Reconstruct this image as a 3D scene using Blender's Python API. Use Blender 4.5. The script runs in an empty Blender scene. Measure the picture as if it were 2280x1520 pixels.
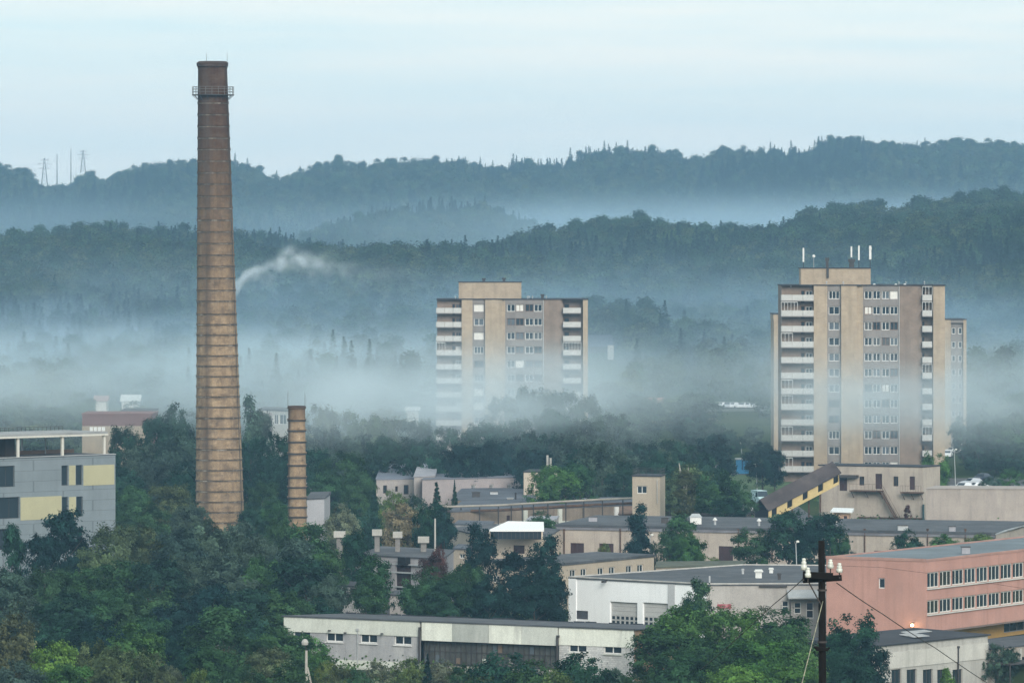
import bpy, bmesh, math, random
import numpy as np
from mathutils import Vector, Matrix
random.seed(7)
S = bpy.context.scene
COL = S.collection
R = math.radians
# ---------------------------------------------------------------- camera
F = 13000.0            # focal length, in pixels of the 2280 px wide photograph
CX, HY, H = 1140.0, 525.0, 44.2   # image centre, horizon row, eye height
cd = bpy.data.cameras.new('camera'); cam = bpy.data.objects.new('camera', cd); COL.objects.link(cam)
cam.location = (0, 0, H); cam.rotation_euler = (R(90), 0, 0)
cd.sensor_width = 36; cd.lens = F/2280*36; cd.shift_y = -(760-HY)/2280
cd.clip_start = 1; cd.clip_end = 30000
S.camera = cam
def P(px, py, Y):                       # a photograph pixel at distance Y -> world
    return Vector(((px-CX)*Y/F, Y, H-(py-HY)*Y/F))
def RZ(px, py, z):                      # a photograph pixel on the level z -> world
    return P(px, py, F*(H-z)/(py-HY))
def XW(px, Y): return (px-CX)*Y/F
def ZW(py, Y): return H-(py-HY)*Y/F
def lerp(a, b, t): return a+(b-a)*t
# ---------------------------------------------------------------- materials
def srgb(c):
    return tuple((v/255/12.92 if v/255 <= .04045 else ((v/255+.055)/1.055)**2.4) for v in c)
MATS = {}
class NT:
    def __init__(s, m): s.t = m.node_tree; s.n = s.t.nodes; s.l = s.t.links
    def new(s, typ, **kw):
        n = s.n.new(typ)
        for k, v in kw.items():
            if k.startswith('i_'):
                key = k[2:]; key = int(key) if key.isdigit() else key.replace('_', ' ')
                n.inputs[key].default_value = v
            else: setattr(n, k, v)
        return n
    def link(s, a, ao, b, bi): s.l.new(a.outputs[ao], b.inputs[bi])
def blank(name):
    m = bpy.data.materials.new(name); m.use_nodes = True; m.node_tree.nodes.clear(); return m, NT(m)
def mixrgb(t, fac, a, b, mode='MIX'):
    n = t.new('ShaderNodeMix', data_type='RGBA', blend_type=mode)
    for sock, v in ((0, fac), (6, a), (7, b)):
        if isinstance(v, tuple) and isinstance(v[0], bpy.types.Node): t.l.new(v[0].outputs[v[1]], n.inputs[sock])
        else: n.inputs[sock].default_value = v if not isinstance(v, tuple) else (*v, 1)[:4]
    return (n, 2)
def ramp(t, src, stops):
    n = t.new('ShaderNodeValToRGB'); t.l.new(src[0].outputs[src[1]], n.inputs[0])
    e = n.color_ramp.elements
    while len(e) < len(stops): e.new(.5)
    for k, (p, v) in enumerate(stops):
        e[k].position = p; e[k].color = (v, v, v, 1) if not isinstance(v, tuple) else (*v, 1)
    return (n, 0)
def noise(t, scale, detail=4, rough=.55, vec=None, stretch=None):
    g = t.new('ShaderNodeTexCoord'); mp = t.new('ShaderNodeMapping')
    t.link(g, 3, mp, 0)
    if stretch: mp.inputs['Scale'].default_value = stretch
    n = t.new('ShaderNodeTexNoise'); n.inputs['Scale'].default_value = scale
    n.inputs['Detail'].default_value = detail; n.inputs['Roughness'].default_value = rough
    t.link(mp, 0, n, 0); return (n, 0)
def surf(name, col, rough=.85, var=.25, scale=.35, stain=None, stainamt=.5, streak=0, spec=.2, metallic=0, bump=0, fine=.15):
    """weathered wall / roof paint: base colour with blotches, fine grain, and stains of another colour running down"""
    if name in MATS: return MATS[name]
    m, t = blank(name)
    o = t.new('ShaderNodeOutputMaterial'); b = t.new('ShaderNodeBsdfPrincipled')
    b.inputs['Roughness'].default_value = rough; b.inputs['Metallic'].default_value = metallic
    b.inputs['Specular IOR Level'].default_value = spec
    c = tuple(col)
    n1 = noise(t, scale, 5, .6)
    dark = tuple(x*(1-var) for x in c); light = tuple(min(1, x*(1+var*.7)) for x in c)
    r1 = ramp(t, n1, [(.3, dark), (.7, light)])
    n2 = noise(t, 6.0, 3, .7)
    r2 = ramp(t, n2, [(.25, 1-fine*1.6), (.75, 1+0*fine)])
    cur = mixrgb(t, 1.0, r1, r2, 'MULTIPLY')
    if stain:
        n3 = noise(t, .55, 6, .65, stretch=(1, 1, .22))
        r3 = ramp(t, n3, [(.52, 0.0), (.72, stainamt)])
        cur = mixrgb(t, r3, cur, tuple(stain))
    if streak:
        n4 = noise(t, 1.6, 4, .6, stretch=(1, 1, .07))
        r4 = ramp(t, n4, [(.5, 0.0), (.75, streak)])
        cur = mixrgb(t, r4, cur, tuple(x*.45 for x in c))
    t.l.new(cur[0].outputs[cur[1]], b.inputs['Base Color'])
    if bump:
        bp = t.new('ShaderNodeBump'); bp.inputs['Strength'].default_value = bump; bp.inputs['Distance'].default_value = .05
        t.l.new(n2[0].outputs[0], bp.inputs['Height']); t.link(bp, 0, b, 'Normal')
    t.link(b, 0, o, 0)
    MATS[name] = m; return m
def glass(name, col=(.02, .03, .04), rough=.08):
    if name in MATS: return MATS[name]
    m, t = blank(name); o = t.new('ShaderNodeOutputMaterial'); b = t.new('ShaderNodeBsdfPrincipled')
    b.inputs['Base Color'].default_value = (*col, 1); b.inputs['Roughness'].default_value = rough
    b.inputs['Specular IOR Level'].default_value = .6
    t.link(b, 0, o, 0); MATS[name] = m; return m
# ---------------------------------------------------------------- mesh builder
class MB:
    """collects boxes, prisms, tubes, quads into ONE mesh"""
    def __init__(s): s.v = []; s.f = []; s.mi = []; s.mats = []; s.cur = 0
    def mat(s, m):
        if m not in s.mats: s.mats.append(m)
        s.cur = s.mats.index(m); return s
    def add(s, vs, fs):
        k = len(s.v); s.v += [tuple(v) for v in vs]
        for f in fs: s.f.append([i+k for i in f]); s.mi.append(s.cur)
        return s
    def box(s, x0, x1, y0, y1, z0, z1, mtx=None):
        vs = [Vector((x, y, z)) for z in (z0, z1) for x, y in ((x0, y0), (x1, y0), (x1, y1), (x0, y1))]
        if mtx: vs = [mtx @ v for v in vs]
        return s.add(vs, [(0, 3, 2, 1), (4, 5, 6, 7), (0, 1, 5, 4), (1, 2, 6, 5), (2, 3, 7, 6), (3, 0, 4, 7)])
    def prism(s, pts, z0, z1):             # pts CCW from above; z1 may be a list
        n = len(pts); zt = z1 if isinstance(z1, (list, tuple)) else [z1]*n
        vs = [(p[0], p[1], z0) for p in pts]+[(p[0], p[1], zt[i]) for i, p in enumerate(pts)]
        fs = [tuple(range(n))[::-1], tuple(range(n, 2*n))]+[(i, (i+1) % n, n+(i+1) % n, n+i) for i in range(n)]
        return s.add(vs, fs)
    def tube(s, a, b, r0, r1=None, n=8, caps=True):
        a = Vector(a); b = Vector(b); r1 = r0 if r1 is None else r1
        d = (b-a).normalized(); u = d.orthogonal().normalized(); w = d.cross(u)
        vs = []
        for p, r in ((a, r0), (b, r1)):
            for i in range(n):
                t = 2*math.pi*i/n; vs.append(p+u*math.cos(t)*r+w*math.sin(t)*r)
        fs = [(i, (i+1) % n, n+(i+1) % n, n+i) for i in range(n)]
        if caps: fs += [tuple(range(n))[::-1], tuple(range(n, 2*n))]
        return s.add(vs, fs)
    def path(s, pts, r, n=6):
        for a, b in zip(pts, pts[1:]): s.tube(a, b, r, r, n)
        return s
    def lathe(s, prof, n=24, c=(0, 0), close=True, lean=(0, 0)):   # prof: [(r,z)...]
        vs = []
        for r, z in prof:
            for i in range(n):
                t = 2*math.pi*i/n
                vs.append((c[0]+lean[0]*z+r*math.cos(t), c[1]+lean[1]*z+r*math.sin(t), z))
        fs = []
        for k in range(len(prof)-1):
            for i in range(n):
                j = (i+1) % n; fs.append((k*n+i, k*n+j, (k+1)*n+j, (k+1)*n+i))
        if close:
            fs.append(tuple(range(n))[::-1]); m = (len(prof)-1)*n; fs.append(tuple(range(m, m+n)))
        return s.add(vs, fs)
    def quad(s, a, b, c, d): return s.add([a, b, c, d], [(0, 1, 2, 3)])
    def mesh(s, name, smooth=False):
        me = bpy.data.meshes.new(name); me.from_pydata(s.v, [], s.f)
        for m in s.mats: me.materials.append(m)
        if len(s.mats) > 1: me.polygons.foreach_set('material_index', s.mi)
        if smooth: me.polygons.foreach_set('use_smooth', [True]*len(s.f))
        me.update(); return me
    def build(s, name, mat=None, parent=None, smooth=False):
        if mat is not None and not s.mats: s.mats.append(mat)
        o = bpy.data.objects.new(name, s.mesh(name, smooth)); COL.objects.link(o)
        if parent is not None: o.parent = parent
        return o
def tag(o, label=None, cat=None, group=None, kind=None):
    if label: o['label'] = label
    if cat: o['category'] = cat
    if group: o['group'] = group
    if kind: o['kind'] = kind
    return o
def thing(name, loc, label, cat, rz=0, group=None):
    o = bpy.data.objects.new(name, None); COL.objects.link(o); o.empty_display_size = .5
    o.location = loc; o.rotation_euler = (0, 0, rz); return tag(o, label, cat, group)
def copy_tree(o, parent=None):
    c = o.copy(); COL.objects.link(c); c.parent = parent
    for ch in list(o.children): copy_tree(ch, c)
    return c
# ---------------------------------------------------------------- land
def rows_interp(stops, x):
    return np.interp(x, [s[0] for s in stops], [s[1] for s in stops])
FAR = [(-400,370),(0,365),(60,367),(80,397),(100,410),(150,402),(200,372),(232,396),(250,382),(300,362),(350,352),(430,352),(520,357),(560,366),(600,384),(632,394),(660,376),(720,354),(800,356),(900,348),(980,342),(1060,352),(1100,362),(1150,348),(1220,362),(1260,347),(1330,326),(1400,324),(1480,331),(1560,346),(1620,326),(1700,326),(1780,322),(1815,320),(1826,298),(1900,295),(1960,304),(2100,309),(2200,306),(2280,310),(2700,310)]
MID = [(-400,520),(0,504),(100,493),(200,481),(300,488),(430,500),(550,505),(640,520),(720,545),(850,560),(1000,560),(1100,540),(1180,505),(1260,490),(1340,477),(1420,464),(1500,480),(1600,491),(1700,492),(1750,482),(1800,450),(1860,443),(1950,440),(2000,454),(2060,434),(2150,428),(2230,423),(2280,428),(2700,420)]
HUMP = [(-400,560),(500,560),(640,520),(720,490),(800,466),(900,445),(1000,436),(1070,434),(1130,462),(1220,500),(1300,540),(2700,560)]
TREE_H = 18.5
def ztop(py, Y): return H-(py-HY)*Y/F-TREE_H
def land_z(X, Y):
    """ground height; X, Y numpy arrays"""
    X = np.asarray(X, float); Y = np.asarray(Y, float)
    px = CX+X*F/np.maximum(Y, 300.)
    z_flat = np.zeros_like(X)
    near = 42.2-0.0879*Y
    z_flat = np.where(near > 0, near, 0)
    z_flat = np.where(near > 0, near, z_flat)
    rows = [(1120., 0*px), (1500., 2+0*px+rows_interp([(-400,1),(500,1),(800,4),(950,3),(1300,1),(1700,1),(2100,3),(2700,4)], px)),
            (1900., rows_interp([(-400,14),(0,16),(300,17),(600,16),(850,20),(1100,17),(1500,11),(1900,16),(2300,24),(2700,24)], px)),
            (2250., rows_interp([(-400,20),(200,26),(600,22),(850,24),(1100,25),(1500,24),(1900,32),(2300,36),(2700,36)], px)),
            (2650., ztop(rows_interp(MID, px), 2650)),
            (2950., 12+0*px), (3350., np.maximum(10, ztop(rows_interp(HUMP, px), 3350))),
            (3600., 22+0*px), (4300., ztop(rows_interp(FAR, px), 4300)+1), (5000., 60+0*px), (7000., 40+0*px)]
    z = z_flat.copy()
    for (ya, za), (yb, zb) in zip(rows, rows[1:]):
        m = (Y >= ya) & (Y <= yb)
        t = (Y-ya)/(yb-ya); t = t*t*(3-2*t)
        z = np.where(m, za+(zb-za)*t, z)
    z = z-3.6*np.clip((X-30)/5, 0, 1)*np.clip((608-Y)/5, 0, 1)*np.clip((Y-500)/40, 0, 1)*np.clip((110-X)/20, 0, 1)
    z = z+9*np.exp(-((X-26)/34)**2-((Y-1600)/120)**2)
    und = np.sin(X*.021+Y*.013)*1.6+np.sin(X*.05-Y*.037+1.3)*.9
    return z+und*np.clip((Y-1250)/500, 0, 1)
def lz(x, y): return float(land_z(np.array([x]), np.array([y]))[0])
def make_land():
    ys = np.concatenate([np.arange(-80, 500, 20.), np.arange(500, 620, 4.), np.arange(620, 1200, 20.), np.arange(1200, 5200, 25.), np.arange(5200, 6601, 100.)])
    xs = np.concatenate([np.arange(-1400, -620, 60.), np.arange(-620, 621, 7.), np.arange(680, 1401, 60.)])
    gx, gy = np.meshgrid(xs, ys); gz = land_z(gx, gy)
    v = np.stack([gx.ravel(), gy.ravel(), gz.ravel()], 1)
    nx = len(xs); ny = len(ys)
    f = [(j*nx+i, j*nx+i+1, (j+1)*nx+i+1, (j+1)*nx+i) for j in range(ny-1) for i in range(nx-1)]
    me = bpy.data.meshes.new('ground'); me.from_pydata(v.tolist(), [], f); me.polygons.foreach_set('use_smooth', [True]*len(f))
    m, t = blank('meadow'); o = t.new('ShaderNodeOutputMaterial'); b = t.new('ShaderNodeBsdfPrincipled')
    b.inputs['Roughness'].default_value = 1; b.inputs['Specular IOR Level'].default_value = 0
    r = ramp(t, noise(t, .03, 6, .65), [(.3, (.030, .050, .022)), (.5, (.05, .075, .03)), (.72, (.085, .09, .045))])
    r2 = ramp(t, noise(t, .9, 4, .7), [(.2, .6), (.8, 1.0)])
    c = mixrgb(t, 1., r, r2, 'MULTIPLY'); t.l.new(c[0].outputs[c[1]], b.inputs['Base Color']); t.link(b, 0, o, 0)
    me.materials.append(m)
    ob = bpy.data.objects.new('ground', me); COL.objects.link(ob); tag(ob, kind='structure')
make_land()
# ---------------------------------------------------------------- light and air
SUN_EL, SUN_AZ = 24.0, 164.0        # azimuth clockwise from +Y (the view direction): behind the camera, on its right
def make_light():
    w = bpy.data.worlds.new('World'); S.world = w; w.use_nodes = True; w.node_tree.nodes.clear(); t = NT(w)
    o = t.new('ShaderNodeOutputWorld'); bg = t.new('ShaderNodeBackground')
    sky = t.new('ShaderNodeTexSky', sky_type='NISHITA'); sky.sun_disc = False
    sky.sun_elevation = R(SUN_EL); sky.sun_rotation = R(SUN_AZ); sky.air_density = 1.0; sky.dust_density = 1.5; sky.ozone_density = 2.0
    # high thin cloud: pale, in long low streaks
    g = t.new('ShaderNodeTexCoord'); mp = t.new('ShaderNodeMapping'); mp.inputs['Scale'].default_value = (6, 6, 95)
    mp.inputs['Rotation'].default_value = (R(0.0), R(1.2), 0)
    t.link(g, 0, mp, 0)
    n = t.new('ShaderNodeTexNoise'); n.inputs['Scale'].default_value = 1.5; n.inputs['Detail'].default_value = 5; n.inputs['Roughness'].default_value = .55
    t.link(mp, 0, n, 0)
    streak = ramp(t, (n, 0), [(.36, 0.0), (.66, 1.0)])
    sep = t.new('ShaderNodeSeparateXYZ'); t.link(g, 0, sep, 0)
    lowf = t.new('ShaderNodeMapRange'); lowf.inputs[1].default_value = 0.0; lowf.inputs[2].default_value = .045; lowf.clamp = True
    t.link(sep, 2, lowf, 0)
    base = mixrgb(t, (lowf, 0), (6.5, 6.45, 6.0), (4.7, 5.9, 6.1))
    cl = mixrgb(t, streak, base, (6.55, 6.55, 6.15))
    cov = mixrgb(t, .84, (sky, 0), cl)
    t.l.new(cov[0].outputs[cov[1]], bg.inputs[0]); bg.inputs[1].default_value = .15
    t.link(bg, 0, o, 0)
    L = bpy.data.lights.new('sun', 'SUN'); L.energy = 2.9; L.angle = R(30); L.color = (1, .94, .85)
    s = bpy.data.objects.new('sun', L); COL.objects.link(s)
    az = R(SUN_AZ); d = Vector((math.sin(az)*math.cos(R(SUN_EL)), math.cos(az)*math.cos(R(SUN_EL)), math.sin(R(SUN_EL))))
    s.rotation_euler = (-d).to_track_quat('-Z', 'Y').to_euler()
make_light()
def volume_mat(name, dens, color, fields=None, absorb=(0, 0, 0), aniso=0.0, step=1.0):
    m, t = blank(name); o = t.new('ShaderNodeOutputMaterial'); v = t.new('ShaderNodeVolumePrincipled')
    v.inputs['Color'].default_value = (*color, 1); v.inputs['Absorption Color'].default_value = (*absorb, 1)
    v.inputs['Density'].default_value = dens; v.inputs['Anisotropy'].default_value = aniso
    t.link(v, 0, o, 1)
    if fields: fields(t, v)
    m.cycles.volume_step_rate = step
    return m
def make_air():
    b = MB().box(-1500, 1500, -120, 6700, -8, 170)
    tag(b.build('haze', volume_mat('haze_air', HAZE_D, HAZE_C)), 'thin blue haze lying over the whole valley', None, kind='stuff')
HAZE_D, HAZE_C = .00012, (.39, .685, .98)
make_air()
def math_node(t, op, a, b=None, clamp=False):
    n = t.new('ShaderNodeMath', operation=op); n.use_clamp = clamp
    for i, v in enumerate((a, b)):
        if v is None: continue
        if isinstance(v, tuple): t.l.new(v[0].outputs[v[1]], n.inputs[i])
        else: n.inputs[i].default_value = v
    return (n, 0)
def bank(name, box, dens, color, label, zc, zw, nscale, stretch, lo, hi, step=1.0, xprof=None, edge=40., tilt=(0, 0), warp=8.0):
    """a bank of mist: density = height profile x slow noise, fading out before the faces of its box"""
    x0, x1, y0, y1, z0, z1 = box
    def fields(t, v):
        g = t.new('ShaderNodeNewGeometry'); sep = t.new('ShaderNodeSeparateXYZ'); t.link(g, 'Position', sep, 0)
        mp = t.new('ShaderNodeMapping'); t.link(g, 'Position', mp, 0); mp.inputs['Scale'].default_value = stretch
        n = t.new('ShaderNodeTexNoise'); n.inputs['Scale'].default_value = nscale; n.inputs['Detail'].default_value = 5; n.inputs['Roughness'].default_value = .58
        t.link(mp, 0, n, 0)
        nr = t.new('ShaderNodeMapRange'); nr.inputs[1].default_value = lo; nr.inputs[2].default_value = hi; t.link(n, 0, nr, 0)
        n2 = t.new('ShaderNodeTexNoise'); n2.inputs['Scale'].default_value = nscale*.5; n2.inputs['Detail'].default_value = 4
        mp2 = t.new('ShaderNodeMapping'); t.link(g, 'Position', mp2, 0); mp2.inputs['Scale'].default_value = (1, .3, 0); mp2.inputs['Location'].default_value = (31, 7, 3)
        t.link(mp2, 0, n2, 0)
        zz = math_node(t, 'ADD', (sep, 2), math_node(t, 'MULTIPLY', math_node(t, 'SUBTRACT', (n2, 0), .5), warp))
        zz = math_node(t, 'ADD', zz, math_node(t, 'MULTIPLY', (sep, 0), tilt[0]))
        zz = math_node(t, 'ADD', zz, math_node(t, 'MULTIPLY', (sep, 1), tilt[1]))
        # height profile: bell with separate widths below and above
        dz = math_node(t, 'SUBTRACT', zz, zc)
        up = math_node(t, 'DIVIDE', math_node(t, 'MAXIMUM', dz, 0.), zw[1])
        dn = math_node(t, 'DIVIDE', math_node(t, 'MINIMUM', dz, 0.), zw[0])
        q = math_node(t, 'ADD', math_node(t, 'MULTIPLY', up, up), math_node(t, 'MULTIPLY', dn, dn))
        bell = math_node(t, 'POWER', 2.71828, math_node(t, 'MULTIPLY', q, -1.))
        d = math_node(t, 'MULTIPLY', bell, (nr, 0))
        for ax, a, b_, e in ((0, x0, x1, edge), (1, y0, y1, edge)):
            m1 = t.new('ShaderNodeMapRange', interpolation_type='SMOOTHSTEP'); m1.inputs[1].default_value = a; m1.inputs[2].default_value = a+e; t.link(sep, ax, m1, 0)
            m2 = t.new('ShaderNodeMapRange', interpolation_type='SMOOTHSTEP'); m2.inputs[1].default_value = b_; m2.inputs[2].default_value = b_-e; t.link(sep, ax, m2, 0)
            d = math_node(t, 'MULTIPLY', d, math_node(t, 'MULTIPLY', (m1, 0), (m2, 0)))
        if xprof:
            cr = t.new('ShaderNodeFloatCurve'); mr = t.new('ShaderNodeMapRange'); mr.inputs[1].default_value = x0; mr.inputs[2].default_value = x1
            t.link(sep, 0, mr, 0); t.link(mr, 0, cr, 1)
            c = cr.mapping.curves[0]
            while len(c.points) < len(xprof): c.points.new(.5, .5)
            for k, (a, b_) in enumerate(xprof): c.points[k].location = ((a-x0)/(x1-x0), b_)
            cr.mapping.update()
            d = math_node(t, 'MULTIPLY', d, (cr, 0))
        d = math_node(t, 'MULTIPLY', d, dens)
        t.l.new(d[0].outputs[0], v.inputs['Density'])
    m = volume_mat(name+'_vapour', 1, color, fields, step=step)
    b = MB().box(x0, x1, y0, y1, z0, z1)
    tag(b.build(name, m), label, None, kind='stuff')
bank('mist_bank', (-440, 440, 1090, 1800, -4, 44), .0064, (.70, .88, .98), 'pale bank of mist drifting between the two towers and the wooded hills',
     14.5, (6, 5), .026, (1, .16, 3), .34, .64, xprof=[(-440, .9), (-105, 1.), (-72, 1.), (-48, .95), (-18, .95), (8, .65), (28, .4), (40, .28), (62, .28), (80, .4), (100, .3), (440, .2)], tilt=(.008, 0), warp=12)
bank('tower_mist', (-170, 140, 925, 1164, -4.5, 36), 0.0135, (.76, .89, .96), 'thin pale mist wrapped round the lower storeys of the two towers',
     15, (5, 7), .040, (1, .2, 3), .3, .66, edge=28, xprof=[(-170, .5), (-110, .5), (-70, .4), (-40, .55), (-25, .95), (0, .95), (20, .45), (34, .22), (46, .4), (56, .95), (85, .85), (140, .3)], warp=7)
bank('slope_mist', (-560, 560, 1330, 2560, -5, 62), .0030, (.50, .74, .97), 'bluish mist clinging to the lower wooded slopes',
     17, (14, 13), .012, (1, .2, 4), .33, .67, edge=90, warp=14)
bank('valley_mist', (-700, 700, 2640, 4250, -5.5, 100), .0019, (.58, .80, .97), 'bluish mist lying in the far valley under the skyline ridge',
     48, (40, 14), .0042, (1, .4, 4), .32, .66, edge=120, warp=16, xprof=[(-700, .5), (-290, .35), (-110, .3), (-60, .5), (0, .8), (80, 1.), (700, 1.)])
def plume():
    """smoke of a bonfire: rises in curls, then drifts off to the right"""
    Y = 1420.; c = [(528, 640), (560, 615), (600, 602), (640, 582), (690, 583), (740, 588), (800, 608), (880, 622), (980, 640)]
    pts = [(XW(a, Y), ZW(b, Y)) for a, b in c]; x0, x1 = pts[0][0], pts[-1][0]; z0, z1 = 22, 44
    def fields(t, v):
        g = t.new('ShaderNodeNewGeometry'); sep = t.new('ShaderNodeSeparateXYZ'); t.link(g, 'Position', sep, 0)
        mr = t.new('ShaderNodeMapRange'); mr.inputs[1].default_value = x0; mr.inputs[2].default_value = x1; t.link(sep, 0, mr, 0)
        def curve(vals):
            cr = t.new('ShaderNodeFloatCurve'); t.link(mr, 0, cr, 1); k = cr.mapping.curves[0]
            while len(k.points) < len(vals): k.points.new(.5, .5)
            for i, (a, b) in enumerate(vals): k.points[i].location = (a, b)
            cr.mapping.update(); return (cr, 0)
        zc = curve([((p[0]-x0)/(x1-x0), (p[1]-z0)/(z1-z0)) for p in pts])
        zc = math_node(t, 'ADD', math_node(t, 'MULTIPLY', zc, z1-z0), z0)
        n = t.new('ShaderNodeTexNoise'); n.inputs['Scale'].default_value = .16; n.inputs['Detail'].default_value = 3
        n2 = t.new('ShaderNodeTexNoise'); n2.inputs['Scale'].default_value = .24; n2.inputs['Detail'].default_value = 3
        t.link(g, 'Position', n, 0); t.link(g, 'Position', n2, 0)
        dz = math_node(t, 'ADD', math_node(t, 'SUBTRACT', (sep, 2), zc), math_node(t, 'MULTIPLY', math_node(t, 'SUBTRACT', (n, 0), .5), 9.))
        w = curve([(0, .22), (.15, .34), (.4, .45), (.7, .8), (1, 1.)]); w = math_node(t, 'MULTIPLY', w, 4.2)
        q = math_node(t, 'DIVIDE', dz, w); dy = math_node(t, 'DIVIDE', math_node(t, 'SUBTRACT', (sep, 1), Y), 4.)
        e = math_node(t, 'POWER', 2.71828, math_node(t, 'MULTIPLY', math_node(t, 'ADD', math_node(t, 'MULTIPLY', q, q), math_node(t, 'MULTIPLY', dy, dy)), -1.))
        a = curve([(0, .9), (.1, 1.), (.3, .75), (.45, .32), (.58, .12), (.8, .04), (1., 0.)])
        nr = t.new('ShaderNodeMapRange'); nr.inputs[1].default_value = .40; nr.inputs[2].default_value = .58; t.link(n2, 0, nr, 0)
        d = math_node(t, 'MULTIPLY', math_node(t, 'MULTIPLY', math_node(t, 'MULTIPLY', e, a), (nr, 0)), .28)
        t.l.new(d[0].outputs[0], v.inputs['Density'])
    b = MB().box(x0-1, x1, Y-10, Y+10, 18, 50)
    tag(b.build('smoke', volume_mat('smoke_vapour', 1, (.86, .94, .99), fields, step=.25)), 'white bonfire smoke curling up beside the tall chimney and drifting off', None, kind='stuff')
plume()
# ---------------------------------------------------------------- trees: shapes
rng = np.random.default_rng(11)
def foliage_mat(name, trans=.25, fixed=None):
    """leaves: colour comes from the object (its own green) and from a per-clump tone stored on the faces"""
    m, t = blank(name); o = t.new('ShaderNodeOutputMaterial')
    oi = t.new('ShaderNodeObjectInfo'); at = t.new('ShaderNodeAttribute', attribute_name='tone')
    r = ramp(t, (at, 2), [(0.0, .45), (1.0, 1.7)])
    if fixed is None: c = mixrgb(t, 1., (oi, 1), r, 'MULTIPLY')
    else:
        rr = ramp(t, (oi, 5), [(0., .7), (1., 1.35)])
        c = mixrgb(t, 1., mixrgb(t, 1., tuple(fixed), rr, 'MULTIPLY'), r, 'MULTIPLY')
    d = t.new('ShaderNodeBsdfDiffuse'); tr = t.new('ShaderNodeBsdfTranslucent'); mx = t.new('ShaderNodeMixShader'); mx.inputs[0].default_value = trans
    t.l.new(c[0].outputs[2], d.inputs[0]); t.l.new(c[0].outputs[2], tr.inputs[0])
    t.link(d, 0, mx, 1); t.link(tr, 0, mx, 2); t.link(mx, 0, o, 0); return m
LEAF = foliage_mat('leaves')
BARK = surf('bark', (.09, .075, .06), var=.4, scale=2, fine=.3)
PALEBARK = surf('birch_bark', (.45, .43, .38), var=.4, scale=2, fine=.4)
def envelope(style, t):
    """crown half-width (0..1) at relative crown height t (0 bottom, 1 top)"""
    if style == 'round': return math.sqrt(max(0, 1-(2*t-1)**2))*.95+.05
    if style == 'broad': return math.sqrt(max(0, 1-(1.35*(t-.35))**2)) if t > .35 else .65+t
    if style == 'tall': return (math.sin(math.pi*min(1, t*.9+.1)))**.6
    if style == 'poplar': return (math.sin(math.pi*min(1, t*.92+.08)))**.5
    if style == 'conifer': return (1-t)**1.05*.98+.02
    if style == 'bush': return math.sqrt(max(0, 1-t*t))
    return 1
def crown_mesh(name, style, h, w, n_clump, per, leaf, seed, zbase=.2, mat=None):
    """crown of real leaf-sized faces, in clumps around lobes of an uneven envelope; h total tree height, w crown width"""
    g = np.random.default_rng(seed)
    z0 = h*zbase; ch = h-z0
    # big lobes make the outline uneven
    lobes = []
    for k in range(max(5, n_clump//9)):
        t = g.random()**.8*.94; a = g.random()*2*math.pi; rr = envelope(style, t)*w/2*(.45+.4*g.random())
        lobes.append((math.cos(a)*rr, math.sin(a)*rr, z0+t*ch, (w*.16+.10*w*g.random())*(.55 if style in ('conifer', 'poplar') else 1)*(1-.35*t)))
    cs = []
    while len(cs) < n_clump:
        if style not in ('conifer',) and g.random() < .75:
            l = lobes[g.integers(len(lobes))]; d = g.normal(size=3); d /= np.linalg.norm(d)
            if d[2] < -.35: d[2] = -d[2]*.5
            c = np.array(l[:3])+d*l[3]*np.array([1, 1, .85])*(.75+.35*g.random())
        else:
            t = g.random(); a = g.random()*2*math.pi; e = envelope(style, t)*w/2*(.55+.45*math.sqrt(g.random()))*(.82+.25*math.sin(a*3+seed)+.1*math.sin(t*9+seed))
            c = np.array([math.cos(a)*e, math.sin(a)*e, z0+t*ch])
        if z0*.8 <= c[2]: cs.append(c)
    cs = np.array(cs); top = cs[:, 2].max()+leaf*.8; cs[:, 2] = z0+(cs[:, 2]-z0)*(h-z0-leaf*.8)/(top-leaf*.8-z0); tone = np.clip(g.normal(.42, .24, len(cs)), 0, 1)
    N = len(cs)*per; tip = np.repeat(np.clip((cs[:, 2]-z0)/ch, 0, 1), per)[:, None] if style == 'conifer' else np.zeros((N, 1)); tip = 1-.85*tip
    ctr = np.repeat(cs, per, 0)+g.normal(size=(N, 3))*leaf*tip*np.array([1.15, 1.15, .85])
    ax = np.array([0, 0, z0+ch*.4]); nrm = (ctr-ax)/np.array([w*.5, w*.5, ch*.5])*1.15+g.normal(size=(N, 3))*.5+np.array([0, 0, .3])
    nrm /= np.linalg.norm(nrm, axis=1)[:, None]+1e-9
    u = np.cross(nrm, g.normal(size=(N, 3))); u /= np.linalg.norm(u, axis=1)[:, None]+1e-9
    v = np.cross(nrm, u); s = leaf*(.3+.7*tip)*(.55+.7*g.random((N, 1)))*np.repeat(g.uniform(.65, 1.45, len(cs)), per)[:, None]
    bend = nrm*s*.25
    q = np.stack([ctr-u*s*.5, ctr-v*s*.36+bend, ctr+u*s*.62, ctr+v*s*.36+bend], 1).reshape(-1, 3)
    me = bpy.data.meshes.new(name); me.vertices.add(4*N); me.vertices.foreach_set('co', q.ravel().astype(np.float32))
    me.loops.add(4*N); me.loops.foreach_set('vertex_index', np.arange(4*N, dtype=np.int32))
    me.polygons.add(N); me.polygons.foreach_set('loop_start', np.arange(0, 4*N, 4, dtype=np.int32))
    a = me.attributes.new('tone', 'FLOAT', 'FACE'); a.data.foreach_set('value', np.clip(np.repeat(tone, per)+g.normal(size=N)*.1, 0, 1).astype(np.float32))
    me.materials.append(mat or LEAF); me.update(calc_edges=True); me.validate(); return me
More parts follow.
